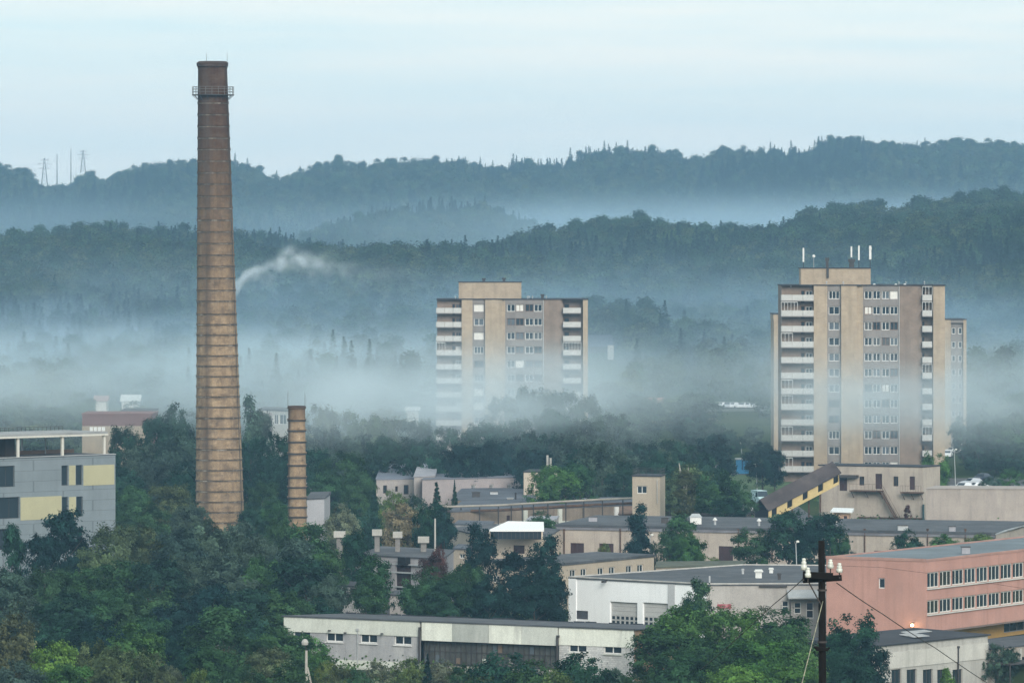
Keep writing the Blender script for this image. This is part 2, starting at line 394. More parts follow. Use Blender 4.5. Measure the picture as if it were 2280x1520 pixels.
def trunk_mesh(name, style, h, w, seed, mat, zbase=.2):
    g = random.Random(seed); b = MB(); r = h*.018+.06
    top = h*(.9 if style in ('conifer', 'poplar') else .62)
    p = Vector((0, 0, -1.0)); k = 5
    pts = [Vector((g.uniform(-.02, .02)*h*(i/k), g.uniform(-.02, .02)*h*(i/k), -1+(top+1)*i/k)) for i in range(k+1)]
    for i in range(k): b.tube(pts[i], pts[i+1], r*(1-.8*i/k), r*(1-.8*(i+1)/k), 6, False)
    for j in range(9):
        t = .3+.6*j/9; q = pts[int(t*k)].lerp(pts[min(k, int(t*k)+1)], t*k-int(t*k)); a = j*2.4+g.random()
        ln = w*.36*(1 if style not in ('conifer', 'poplar') else .6); rise = ln*(.9 if style != 'conifer' else .1)
        m = q+Vector((math.cos(a)*ln*.5, math.sin(a)*ln*.5, rise*.4)); e = q+Vector((math.cos(a+.2)*ln, math.sin(a+.2)*ln, rise))
        b.tube(q, m, r*.42*(1-t*.6), r*.28*(1-t*.6), 5, False); b.tube(m, e, r*.28*(1-t*.6), r*.08, 5, False)
    return b.mat(mat).mesh(name)
# far wood: thousands of trees on the hills that read as one mass
CLEAR = [(1290, 1385, 1330, 1580), (1462, 1506, 1560, 1795), (1425, 1700, 1325, 1420), (195, 325, 1325, 1395), (1688, 1720, 1400, 1515)]   # open ground round the misty houses (bearing, distance)
def forest():
    protos = bpy.data.collections.new('forest_kinds')
    for k, (st, h, w) in enumerate([('round', 14, 9), ('round', 12, 10), ('tall', 16, 8), ('conifer', 19, 6.8), ('round', 15, 8), ('round', 14, 11), ('conifer', 17, 6.0), ('tall', 14, 7)]):
        col = [(.05, .085, .03), (.065, .085, .035), (.036, .07, .032), (.022, .045, .026), (.06, .085, .03), (.045, .075, .033), (.02, .042, .028), (.07, .09, .034)][k]
        me = crown_mesh('wood_crown', st, h, w, 105, 15, .72, 100+k, .12, foliage_mat('wood_leaves', .2, col))
        o = bpy.data.objects.new('wood_%02d' % k, me); protos.objects.link(o)
    pts = []; idx = []; sc = []
    g = np.random.default_rng(5)
    Y = 1330.
    while Y < 4700:
        sp = 7.2 if Y < 2700 else 8.0
        half = .0877*Y*1.32+50
        n = int(2*half/sp)
        xs = -half+np.arange(n)*sp+g.uniform(-3, 3, n); ys = Y+g.uniform(-4, 4, n)
        pn = np.sin(xs*.011+ys*.006)+np.sin(xs*.027-ys*.009+2)+g.normal(size=n)*.5
        keep = np.ones(n, bool)
        if 4080 < Y < 4420: keep = g.random(n) < .8
        if Y < 1700: keep = g.random(n) < np.clip((Y-1300)/300, .25, 1)
        z = land_z(xs, ys)
        # only slopes that look towards the town or lie near a crest
        pxs = CX+xs*F/ys
        for i in range(n):
            if not keep[i] or any(a < pxs[i] < b and c < ys[i] < d for a, b, c, d in CLEAR): continue
            con = pn[i] > (.55 if Y > 3900 else 1.0)
            idx.append(int(g.choice([3, 6, 3, 6, 2]) if con else g.choice([0, 1, 2, 4, 5, 7])))
            s = g.uniform(.65, 1.2)*(.78 if Y < 1900 else (1 if Y < 3900 else g.uniform(.62, 1.1)))*(1 if not con else .96); pts.append((xs[i], ys[i], z[i]-.6)); sc.append(s)
        Y += sp*.95
    me = bpy.data.meshes.new('forest'); me.from_pydata(pts, [], [])
    a = me.attributes.new('kind_index', 'INT', 'POINT'); a.data.foreach_set('value', idx)
    a = me.attributes.new('size', 'FLOAT', 'POINT'); a.data.foreach_set('value', sc)
    a = me.attributes.new('turn', 'FLOAT_VECTOR', 'POINT'); tv = np.zeros((len(pts), 3)); tv[:, 2] = g.random(len(pts))*6.28; a.data.foreach_set('vector', tv.ravel())
    o = bpy.data.objects.new('forest', me); COL.objects.link(o); tag(o, 'dense far wood of leafy trees and firs covering the hills', None, kind='stuff')
    ng = bpy.data.node_groups.new('forest_scatter', 'GeometryNodeTree')
    ng.interface.new_socket('Geometry', in_out='INPUT', socket_type='NodeSocketGeometry'); ng.interface.new_socket('Geometry', in_out='OUTPUT', socket_type='NodeSocketGeometry')
    N = ng.nodes.new; L = ng.links.new
    gi = N('NodeGroupInput'); go = N('NodeGroupOutput'); mp = N('GeometryNodeMeshToPoints'); ip = N('GeometryNodeInstanceOnPoints')
    ci = N('GeometryNodeCollectionInfo'); ci.inputs['Collection'].default_value = protos; ci.inputs['Separate Children'].default_value = True; ci.inputs['Reset Children'].default_value = True
    ip.inputs['Pick Instance'].default_value = True
    def attr(nm, ty):
        n = N('GeometryNodeInputNamedAttribute'); n.data_type = ty; n.inputs[0].default_value = nm; return n.outputs[0]
    L(gi.outputs[0], mp.inputs[0]); L(mp.outputs[0], ip.inputs['Points']); L(ci.outputs[0], ip.inputs['Instance'])
    L(attr('kind_index', 'INT'), ip.inputs['Instance Index']); L(attr('size', 'FLOAT'), ip.inputs['Scale'])
    er = N('FunctionNodeEulerToRotation'); L(attr('turn', 'FLOAT_VECTOR'), er.inputs[0]); L(er.outputs[0], ip.inputs['Rotation'])
    L(ip.outputs[0], go.inputs[0])
    md = o.modifiers.new('scatter', 'NODES'); md.node_group = ng
    print('forest trees', len(pts))
forest()
# ---------------------------------------------------------------- building tools
GLASS = glass('dark_glass'); GLASS2 = glass('sky_glass', (.10, .12, .14), .03)  # second glass has a paler colour that paints in bright reflection
BRIGHT = surf('curtain_glare_white', (.75, .74, .7), var=.1)  # white panes: curtains, and bright reflections put into the colour
WHITEF = surf('white_frame', (.72, .72, .70), var=.1, rough=.5)
DARKIN = surf('dark_interior', (.012, .012, .014), var=.2)  # near-black: painted shade inside openings, also one black box
ASPHALT = surf('roof_felt', (.085, .09, .10), var=.35, scale=.15, stain=(.17, .17, .17), stainamt=.5, fine=.2)
ROOFDARK = surf('roof_tar', (.045, .047, .055), var=.3, scale=.2)
METAL = surf('dark_metal', (.06, .055, .055), rough=.6, var=.3)
GALV = surf('galvanised', (.42, .44, .45), rough=.5, var=.2)
RUST = surf('rusty_iron', (.11, .065, .045), var=.5, scale=1.5)
def base_of(o):
    v = Vector((0, 0, 0))
    while o is not None: v += o.location; o = o.parent
    return v
def part(mb, name, mat, parent, smooth=False):
    """a mesh given in world coordinates becomes a part of parent"""
    if parent is not None:
        b = base_of(parent); mb.v = [(x-b.x, y-b.y, z-b.z) for x, y, z in mb.v]
    return mb.build(name, mat, parent, smooth)
def solo(mb, name, mat, loc, label, cat, group=None, smooth=False):
    mb.v = [(x-loc[0], y-loc[1], z-loc[2]) for x, y, z in mb.v]
    o = mb.build(name, mat, None, smooth); o.location = loc; return tag(o, label, cat, group)
class Facade:
    """vertical wall plane from A to B (left to right as seen from outside), heights z0..z1 (z1 may differ at B)"""
    def __init__(s, A, B, z0, z1, z1b=None):
        s.A = Vector((A[0], A[1], 0)); s.B = Vector((B[0], B[1], 0)); s.z0 = z0; s.z1 = z1; s.z1b = z1 if z1b is None else z1b
        d = s.B-s.A; s.L = d.length; s.u = d/s.L; s.n = Vector((s.u.y, -s.u.x, 0))   # outward
        s.holes = []
    def uv(s, px, py):
        k = (px-CX)/F
        # point (kY, Y) with (p-A).n = 0
        Y = s.A.dot(s.n)/(k*s.n.x+s.n.y)
        p = Vector((k*Y, Y, 0)); return (p-s.A).dot(s.u), ZW(py, Y)
    def rect(s, x0, y0, x1, y1):
        u0, za = s.uv(x0, y0); u1, zb = s.uv(x1, y1)
        _, zc = s.uv(x0, y1)
        return u0, u1, min(zb, zc), za
    def pt(s, u, z, out=0.0): p = s.A+s.u*u+s.n*out; return Vector((p.x, p.y, z))
    def hole(s, r): s.holes.append(r); return r
    def sheet(s, mb, u0=None, u1=None, z0=None, z1=None, out=0.0, depth=.25, reveal=None):
        u0 = 0 if u0 is None else u0; u1 = s.L if u1 is None else u1; z0 = s.z0 if z0 is None else z0; z1 = s.z1 if z1 is None else z1
        hs = [h for h in s.holes if h[1] > u0+.01 and h[0] < u1-.01 and h[3] > z0+.01 and h[2] < z1-.01]
        us = sorted({u0, u1, *[min(max(v, u0), u1) for h in hs for v in h[:2]]}); zs = sorted({z0, z1, *[min(max(v, z0), z1) for h in hs for v in h[2:]]})
        for a, b in zip(us, us[1:]):
            if b-a < 1e-4: continue
            for c, d in zip(zs, zs[1:]):
                if d-c < 1e-4: continue
                m, k = (a+b)/2, (c+d)/2
                if any(h[0] < m < h[1] and h[2] < k < h[3] for h in hs): continue
                mb.quad(s.pt(a, c, out), s.pt(b, c, out), s.pt(b, d, out), s.pt(a, d, out))
        for h in hs:
            a, b, c, d = max(h[0], u0), min(h[1], u1), max(h[2], z0), min(h[3], z1)
            for p, q in (((a, c), (b, c)), ((b, c), (b, d)), ((b, d), (a, d)), ((a, d), (a, c))):
                mb.quad(s.pt(*p, out), s.pt(*q, out), s.pt(*q, out-depth), s.pt(*p, out-depth))
        return mb
    def slab(s, mb, u0, u1, z0, z1, o0, o1):     # a box standing from o0 to o1 outwards
        vs = [s.pt(u, z, o) for z in (z0, z1) for u, o in ((u0, o1), (u1, o1), (u1, o0), (u0, o0))]
        return mb.add(vs, [(0, 3, 2, 1), (4, 5, 6, 7), (0, 1, 5, 4), (1, 2, 6, 5), (2, 3, 7, 6), (3, 0, 4, 7)])
WCACHE = {}
def window(fac, r, parent, cols=2, rows=1, frame=None, pane=None, fw=.07, depth=.18, name='window', splits=None):
    """frame with its pane, set back into the hole r of the wall; equal sizes share a mesh"""
    frame = frame or WHITEF; pane = pane or GLASS
    w, h = r[1]-r[0], r[3]-r[2]; key = (round(w, 2), round(h, 2), cols, rows, frame.name, pane.name, fw, name)
    if key not in WCACHE:
        m = MB(); xs = splits or [w*i/cols for i in range(cols+1)]
        for x in xs:
            a = min(max(x-fw/2, 0), w-fw) if 0 < x < w else (0 if x <= 0 else w-fw)
            m.box(a, a+fw, 0, .07, 0, h)
        for k in range(rows+1):
            z = min(max(h*k/rows-fw/2, 0), h-fw); 
            for i in range(len(xs)-1): m.box(xs[i]+fw*(.5 if i else 1), xs[i+1]-fw*(.5 if i < len(xs)-2 else 1), .003, .067, z, z+fw)
        g = MB().box(.01, w-.01, .03, .05, .01, h-.01)
        WCACHE[key] = (m.mat(frame).mesh(name), g.mat(pane).mesh('pane'))
        for me, mt in zip(WCACHE[key], (frame, pane)):
            if not me.materials: me.materials.append(mt)
    o = bpy.data.objects.new(name, WCACHE[key][0]); COL.objects.link(o); o.parent = parent
    p = fac.pt(r[0], r[2], -depth)-base_of(parent); o.location = p; o.rotation_euler = (0, 0, math.atan2(fac.u.y, fac.u.x))
    g = bpy.data.objects.new('pane', WCACHE[key][1]); COL.objects.link(g); g.parent = o
    return o
def poly_xy(pts, h): return [RZ(px, py, h) for px, py in pts]
def offset_poly(pts, d):
    n = len(pts); c = Vector((sum(p[0] for p in pts)/n, sum(p[1] for p in pts)/n)); out = []
    for i in range(n):
        p0, p1, p2 = (Vector(pts[k % n][:2]) for k in (i-1, i, i+1))
        n1 = (p1-p0).normalized(); n2 = (p2-p1).normalized(); n1 = Vector((n1.y, -n1.x)); n2 = Vector((n2.y, -n2.x))
        b = (n1+n2).normalized(); s = d/max(.35, b.dot(n1)); out.append(p1+b*s)
    return out
def roof(parent, pts, h, mat, over=.2, th=.25, zt=None, name='roof'):
    """roof slab on the outline pts (counter-clockwise from above); zt: top heights per corner"""
    q = offset_poly(pts, over)
    return part(MB().prism(q, h, [z+th for z in zt] if zt else h+th), name, mat, parent)
def back_walls(mb, pts, skip, z0, z1):
    n = len(pts)
    for i in range(n):
        if i in skip: continue
        a, b = pts[i], pts[(i+1) % n]; mb.quad((a[0], a[1], z0), (b[0], b[1], z0), (b[0], b[1], z1), (a[0], a[1], z1))
    return mb
def rect_plan(A, B, depth):
    """front A-B, back corners at right angles; order A, B, B', A' (counter-clockwise from above)"""
    A = Vector(A[:2]); B = Vector(B[:2]); u = (B-A).normalized(); n = Vector((-u.y, u.x)); return [A, B, B+n*depth, A+n*depth]
def mid(pts): return sum(p[0] for p in pts)/len(pts), sum(p[1] for p in pts)/len(pts)
FOOT = []      # ground outlines of buildings, kept clear of trees
def house(name, label, cat, pts, h, z0=0, group=None):
    x, y = mid(pts); FOOT.append([Vector(p[:2]) for p in pts]); return thing(name, (x, y, z0), label, cat, 0, group)
def downpipe(fac, px, parent, y0, y1, mat=None, r=.09, out=.12, name='downpipe'):
    u, za = fac.uv(px, y0); _, zb = fac.uv(px, y1); b = MB()
    b.tube(fac.pt(u, zb, out), fac.pt(u, za, out), r, r, 8)
    fac.slab(b, u-.14, u+.14, za, za+.22, 0.005, .26)
    return part(b, name, mat or METAL, parent)
# ---------------------------------------------------------------- the long whitewashed building along the lower edge
def long_white():
    h = 5.1; A = RZ(633, 1372, h); B = RZ(1412, 1402, h); pts = rect_plan(A, B, 12)
    t = house('industrial_building', 'long single-storey building with whitewashed fascia and dark broken glazing in its middle', 'building', pts, h)
    f = Facade(A, B, -.5, h)
    gray = surf('grey_render', (.36, .36, .37), var=.16, scale=.3, stain=(.5, .5, .49), stainamt=.6, streak=.45)
    pale = surf('pale_concrete', (.62, .64, .58), var=.12, scale=.4, stain=(.33, .35, .33), stainamt=.45, streak=.35)
    white = surf('peeling_whitewash', (.78, .80, .72), var=.1, scale=.5, stain=(.36, .36, .34), stainamt=.75, streak=.3)
    brick = brick_mat('white_brick', (.66, .66, .64), (.5, .5, .5), (.42, .42, .42), 1.0)
    um, _ = f.uv(937, 1420); ur, _ = f.uv(1245, 1420)
    wins = [f.hole(f.rect(x-19, y-10, x+19, y+10)) for x, y in ((672, 1413), (745, 1417), (821, 1420), (897, 1424))]
    winr = [f.hole(f.rect(x-20, y-11, x+20, y+11)) for x, y in ((1286, 1440), (1364, 1443))]
    part(f.sheet(MB(), 0, um, -.5, 3.6), 'plastered_wall', gray, t)
    part(f.sheet(MB(), ur, f.L, -.5, 3.6), 'brick_wall', brick, t)
    p = MB(); f.slab(p, 0, um, -.5, .95, .002, .10); part(p, 'plinth', pale, t)
    p = MB(); f.slab(p, 0, um-.12, 3.6, h, -.2, .10); part(p, 'fascia', pale, t)
    # middle fascia of separate whitewashed slabs
    cuts = [940, 1008, 1090, 1163, 1243]; cols = [white, surf('whitewash_fresh', (.60, .62, .57), var=.1, scale=.5, stain=(.42, .43, .41), stainamt=.5, streak=.25), white, pale]
    for a, b, m in zip(cuts, cuts[1:], (cols[0], surf('greyed_whitewash', (.42, .44, .41), var=.14, scale=.5, stain=(.6, .6, .56), stainamt=.6, streak=.4), cols[0], cols[1])):
        u0, u1 = f.uv(a, 1410)[0], f.uv(b, 1410)[0]; p = MB(); f.slab(p, u0+.015, u1-.015, 3.25, h, -.2, .14); part(p, 'fascia_slab', m, t)
    p = MB(); f.slab(p, ur, f.L, 3.35, h, -.2, .07); part(p, 'fascia', white, t)
    # dark recessed glazing with mullions, some panes blanked
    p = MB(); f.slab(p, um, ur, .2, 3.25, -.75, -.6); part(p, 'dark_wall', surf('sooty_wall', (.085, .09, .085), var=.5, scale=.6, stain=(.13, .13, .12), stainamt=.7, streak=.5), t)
    g = random.Random(3); n = 26
    p = MB()
    for i in range(n+1):
        u = lerp(um+.1, ur-.1, i/n); f.slab(p, u-.035, u+.035, .9, 3.25, -.598, -.5)
    for z in (.9, 2.15, 3.12): f.slab(p, um+.1, ur-.1, z, z+.07, -.498, -.46)
    part(p, 'mullions', METAL, t)
    for i in range(n):
        if g.random() < .42:
            u0, u1 = lerp(um+.1, ur-.1, (i+.1)/n), lerp(um+.1, ur-.1, (i+.9)/n); z0 = g.choice((.98, 2.25)); p = MB(); f.slab(p, u0, u1, z0, z0+g.uniform(.5, .85), -.595, -.56)
            part(p, 'boarded_pane', g.choice((pale, surf('board_brown', (.16, .12, .09), var=.3), surf('board_grey', (.2, .2, .2), var=.3), GLASS2)), t)
    p = MB(); f.slab(p, um, ur, -.5, .75, -.55, .03); part(p, 'low_wall', surf('patchy_wall', (.42, .39, .36), var=.25, scale=.5, stain=(.62, .6, .56), stainamt=.7, streak=.4), t)
    for r in wins+winr: window(f, r, t, 2, 1, fw=.11, depth=.14)
    for r in wins+winr:
        p = MB(); f.slab(p, r[0]-.08, r[1]+.08, r[2]-.12, r[2]-.02, .003, .16); part(p, 'window_sill', WHITEF if r in wins else pale, t)
    for px in (937, 1244): downpipe(f, px, t, 1400 if px < 1000 else 1418, 1475, METAL, .11, .3)
    downpipe(f, 798, t, 1403, 1475, GALV, .05, .14)
    # end walls and the back
    end = surf('brown_render', (.30, .20, .13), var=.35, scale=.5, stain=(.16, .12, .09), stainamt=.6, streak=.3)
    part(back_walls(MB(), pts, (0,), -.5, h-.9), 'end_wall', end, t)
    for i, (za, zb) in ((1, (h, h-.52)), (3, (h-.52, h))):
        q = MB(); a, b = pts[i], pts[(i+1) % 4]; q.quad((a[0], a[1], h-.9), (b[0], b[1], h-.9), (b[0], b[1], zb), (a[0], a[1], za)); part(q, 'gable', end, t)
    q = offset_poly(pts, .22); zb = [h+.003, h+.003, h-.5, h-.5]; m = MB()
    m.add([(p.x, p.y, z) for p, z in zip(q, zb)]+[(p.x, p.y, z+.14) for p, z in zip(q, zb)], [(3, 2, 1, 0), (4, 5, 6, 7), (0, 1, 5, 4), (1, 2, 6, 5), (2, 3, 7, 6), (3, 0, 4, 7)]); part(m, 'roof', ASPHALT, t)
    # felt upstand along the far edge, and small fixings
    a, b = pts[3], pts[2]; p = MB()
    for i in range(30):
        c, d = a.lerp(b, i/30), a.lerp(b, (i+.97)/30); z = h-.5+g.uniform(-.03, .1)
        p.quad((c.x, c.y, h-.7), (d.x, d.y, h-.7), (d.x, d.y, z+.2), (c.x, c.y, z+.2))
    part(p, 'roof_edge', ROOFDARK, t)
    for px, py in ((738, 1404), (773, 1409), (855, 1411)):
        u, z = f.uv(px, py); p = MB(); p.tube(f.pt(u, z, 0), f.pt(u, z+.1, .35), .03, .03, 6); f.slab(p, u-.1, u+.1, z, z+.14, .3, .55); part(p, 'wall_lamp', METAL, t)
def brick_mat(name, c1, c2, mortar, scale=1.0, msize=.02, var=.3, streak=0):
    if name in MATS: return MATS[name]
    m, t = blank(name); o = t.new('ShaderNodeOutputMaterial'); b = t.new('ShaderNodeBsdfPrincipled'); b.inputs['Roughness'].default_value = .9; b.inputs['Specular IOR Level'].default_value = .15
    g = t.new('ShaderNodeNewGeometry'); sp = t.new('ShaderNodeSeparateXYZ'); t.link(g, 'Position', sp, 0)
    s = math_node(t, 'ADD', (sep := sp, 0), math_node(t, 'MULTIPLY', (sp, 1), -.6)); cb = t.new('ShaderNodeCombineXYZ')
    t.l.new(s[0].outputs[0], cb.inputs[0]); t.link(sp, 2, cb, 1)
    k = t.new('ShaderNodeTexBrick'); t.link(cb, 0, k, 0); k.inputs['Color1'].default_value = (*c1, 1); k.inputs['Color2'].default_value = (*c2, 1); k.inputs['Mortar'].default_value = (*mortar, 1)
    k.inputs['Scale'].default_value = scale; k.inputs['Mortar Size'].default_value = msize; k.inputs['Brick Width'].default_value = .42; k.inputs['Row Height'].default_value = .2
    n = ramp(t, noise(t, .5, 5, .6), [(.3, 1-var), (.7, 1.0)])
    c = mixrgb(t, 1., (k, 0), n, 'MULTIPLY')
    if streak:
        r4 = ramp(t, noise(t, .9, 6, .65, stretch=(1, 1, .06)), [(.48, 0.), (.75, streak)]); c = mixrgb(t, r4, c, tuple(x*.5 for x in c1))
        r5 = ramp(t, noise(t, .16, 4, .6), [(.45, 0.), (.7, .3)]); c = mixrgb(t, r5, c, tuple(x*.72 for x in c2))
    t.l.new(c[0].outputs[2], b.inputs['Base Color']); t.link(b, 0, o, 0); MATS[name] = m; return m
long_white()
# ---------------------------------------------------------------- the white garage with its grey wing
def garage():
    h = 5.9; A, B, C, D, E = poly_xy([(1268, 1287), (1573, 1303), (1866, 1302), (1905, 1262), (1655, 1260)], h); pts = [A, B, C, D, E]
    t = house('garage_building', 'bright white garage with two sectional doors and a long grey flat roof', 'building', pts, h)
    f = Facade(A, B, 0, h); w = surf('white_paint', (.86, .88, .89), var=.05, scale=.3, stain=(.62, .64, .66), stainamt=.35, fine=.05, streak=.12)
    grey = surf('grey_panel', (.52, .53, .54), var=.08)
    doors = [f.hole((*f.rect(a, y, b, y+60)[:2], 0, f.rect(a, y, b, y+60)[3])) for a, b, y in ((1358, 1419, 1338), (1431, 1493, 1340))]
    v = f.hole(f.rect(1282, 1358, 1309, 1377))
    part(f.sheet(MB(), depth=.35), 'white_wall', w, t)
    for r in doors:
        m = MB(); gl = []; n = 6; W = r[1]-r[0]
        for k in range(7):
            z0 = k*r[3]/7; f.slab(m, r[0], r[1], z0+.012, z0+r[3]/7-.012, -.3, -.25)
            if k in (3, 2):
                for i in range(n): g = MB(); gl.append(g); f.slab(g, r[0]+W*(i+.2)/n, r[0]+W*(i+.8)/n, z0+r[3]/7*.2, z0+r[3]/7*.85, -.249, -.235)
        d = part(m, 'garage_door', surf('door_grey', (.50, .50, .49), var=.08), t); [part(g, 'pane', GLASS, d) for g in gl]
    m = MB()
    for k in range(7): f.slab(m, v[0], v[1], lerp(v[2], v[3], k/7)+.01, lerp(v[2], v[3], (k+.75)/7), -.2, -.12)
    part(m, 'vent_grille', surf('grille_grey', (.12, .12, .14)), t)
    p = MB(); u0, u1 = f.uv(1488, 1310)[0], f.uv(1503, 1310)[0]; f.slab(p, u0, u1, 0, h-.02, .003, .07); part(p, 'grey_strip', grey, t)
    p = MB(); u1 = f.uv(1284, 1300)[0]; f.slab(p, -.05, u1, 0, h+.06, .003, .12); part(p, 'corner_pilaster', w, t)
    u, z = f.uv(1352, 1292); p = MB(); p.tube(f.pt(u, z, 0), f.pt(u, z, .5), .04, .04, 6); f.slab(p, u-.2, u+.2, z-.2, z, .35, .75); part(p, 'floodlight', METAL, t)
    r = f.rect(1502, 1360, 1512, 1374); p = MB(); f.slab(p, r[0], r[1], r[2], r[3], .003, .2); part(p, 'meter_box', GALV, t)
    f2 = Facade(B, C, 0, h); b = surf('beige_render', (.42, .40, .38), var=.12, scale=.3, stain=(.3, .28, .26), stainamt=.5, streak=.4)
    ws = [f2.hole(f2.rect(*q)) for q in ((1741, 1337, 1756, 1362), (1768, 1340, 1784, 1366), (1795, 1340, 1812, 1376))]
    part(f2.sheet(MB()), 'grey_wall', b, t)
    for q in ws: window(f2, q, t, 1, 2, fw=.1)
    r = f2.rect(1597, 1344, 1628, 1354); p = MB(); f2.slab(p, r[0], r[1], r[2], r[3], .003, .08); part(p, 'sign_board', surf('sign_red', (.34, .09, .11), var=.25, scale=2, stain=(.75, .7, .7), stainamt=.6), t)
    # porch with a metal roof
    r = f2.rect(1752, 1312, 1836, 1327); p = MB(); a0, a1, z1, z0 = r
    p.add([f2.pt(a0, z1, 1.8), f2.pt(a1, z1, 1.8), f2.pt(a1, z0, .01), f2.pt(a0, z0, .01), f2.pt(a0, z1-.15, 1.8), f2.pt(a1, z1-.15, 1.8), f2.pt(a1, z1-.15, .01), f2.pt(a0, z1-.15, .01)],
          [(0, 1, 2, 3), (4, 7, 6, 5), (0, 4, 5, 1), (1, 5, 6, 2), (3, 7, 4, 0)]); part(p, 'porch_roof', GALV, t)
    for u in (a0+.2, a1-.2): part(MB().tube(f2.pt(u, 0, 1.6), f2.pt(u, z1-.16, 1.6), .07, .07, 6), 'porch_post', METAL, t)
    part(back_walls(MB(), pts, (0, 1), 0, h), 'back_wall', b, t)
    roof(t, pts, h, ASPHALT, .12, .14)
    # thin metal coping along the roof edges
    p = MB(); q = offset_poly(pts, .12)
    for i in (0, 1, 3, 4):
        a, c = q[i], q[(i+1) % 5]; d = (c-a).normalized(); nn = Vector((-d.y, d.x)); zz = h+.14
        p.prism([a, c, c+nn*.3, a+nn*.3], zz+.003, zz+.12)
    part(p, 'coping', surf('coping_pale', (.5, .49, .46), var=.25, scale=1), t)
    p = MB(); u0, u1, z1, z0 = f2.rect(1690, 1302, 1752, 1306); f2.slab(p, u0, u1, z1, z0, .003, .3); part(p, 'gutter', METAL, t)
    return h
GH = garage()
def roof_vent(px, py, w, hh, h, label, mat=None, hood=True, name='roof_vent'):
    p = RZ(px, py, h+.14); m = MB(); m.box(p.x-w*.35, p.x+w*.35, p.y-w*.35, p.y+w*.35, p.z, p.z+hh*.72)
    o = thing(name, p, label, 'vent'); part(m, 'shaft', mat or GALV, o)
    if hood:
        k = MB(); k.box(p.x-w*.5, p.x+w*.5, p.y-w*.5, p.y+w*.5, p.z+hh*.723, p.z+hh*.86); k.prism([(p.x-w*.4, p.y-w*.4), (p.x+w*.4, p.y-w*.4), (p.x+w*.4, p.y+w*.4), (p.x-w*.4, p.y+w*.4)], p.z+hh*.862, p.z+hh)
        part(k, 'hood', mat or GALV, o)
    return o
roof_vent(1689, 1286, 1.0, .95, GH, 'white hooded roof vent, the wide one on the grey garage roof', surf('vent_white', (.7, .72, .7), var=.1))
roof_vent(1717, 1275, .6, .6, GH, 'small white vent beside the wide hooded one on the garage roof', surf('vent_white', (.7, .72, .7), var=.1))
roof_vent(1735, 1290, .5, .75, GH, 'slim dark vent pipe on the garage roof, in front of the white vents', METAL)
roof_vent(1654, 1277, .35, .6, GH, 'thin pale vent stub near the far edge of the garage roof', GALV)
roof_vent(1580, 1296, .25, 1.0, GH, 'thin grey pipe standing at the joint of white wall and grey wing', GALV, False)
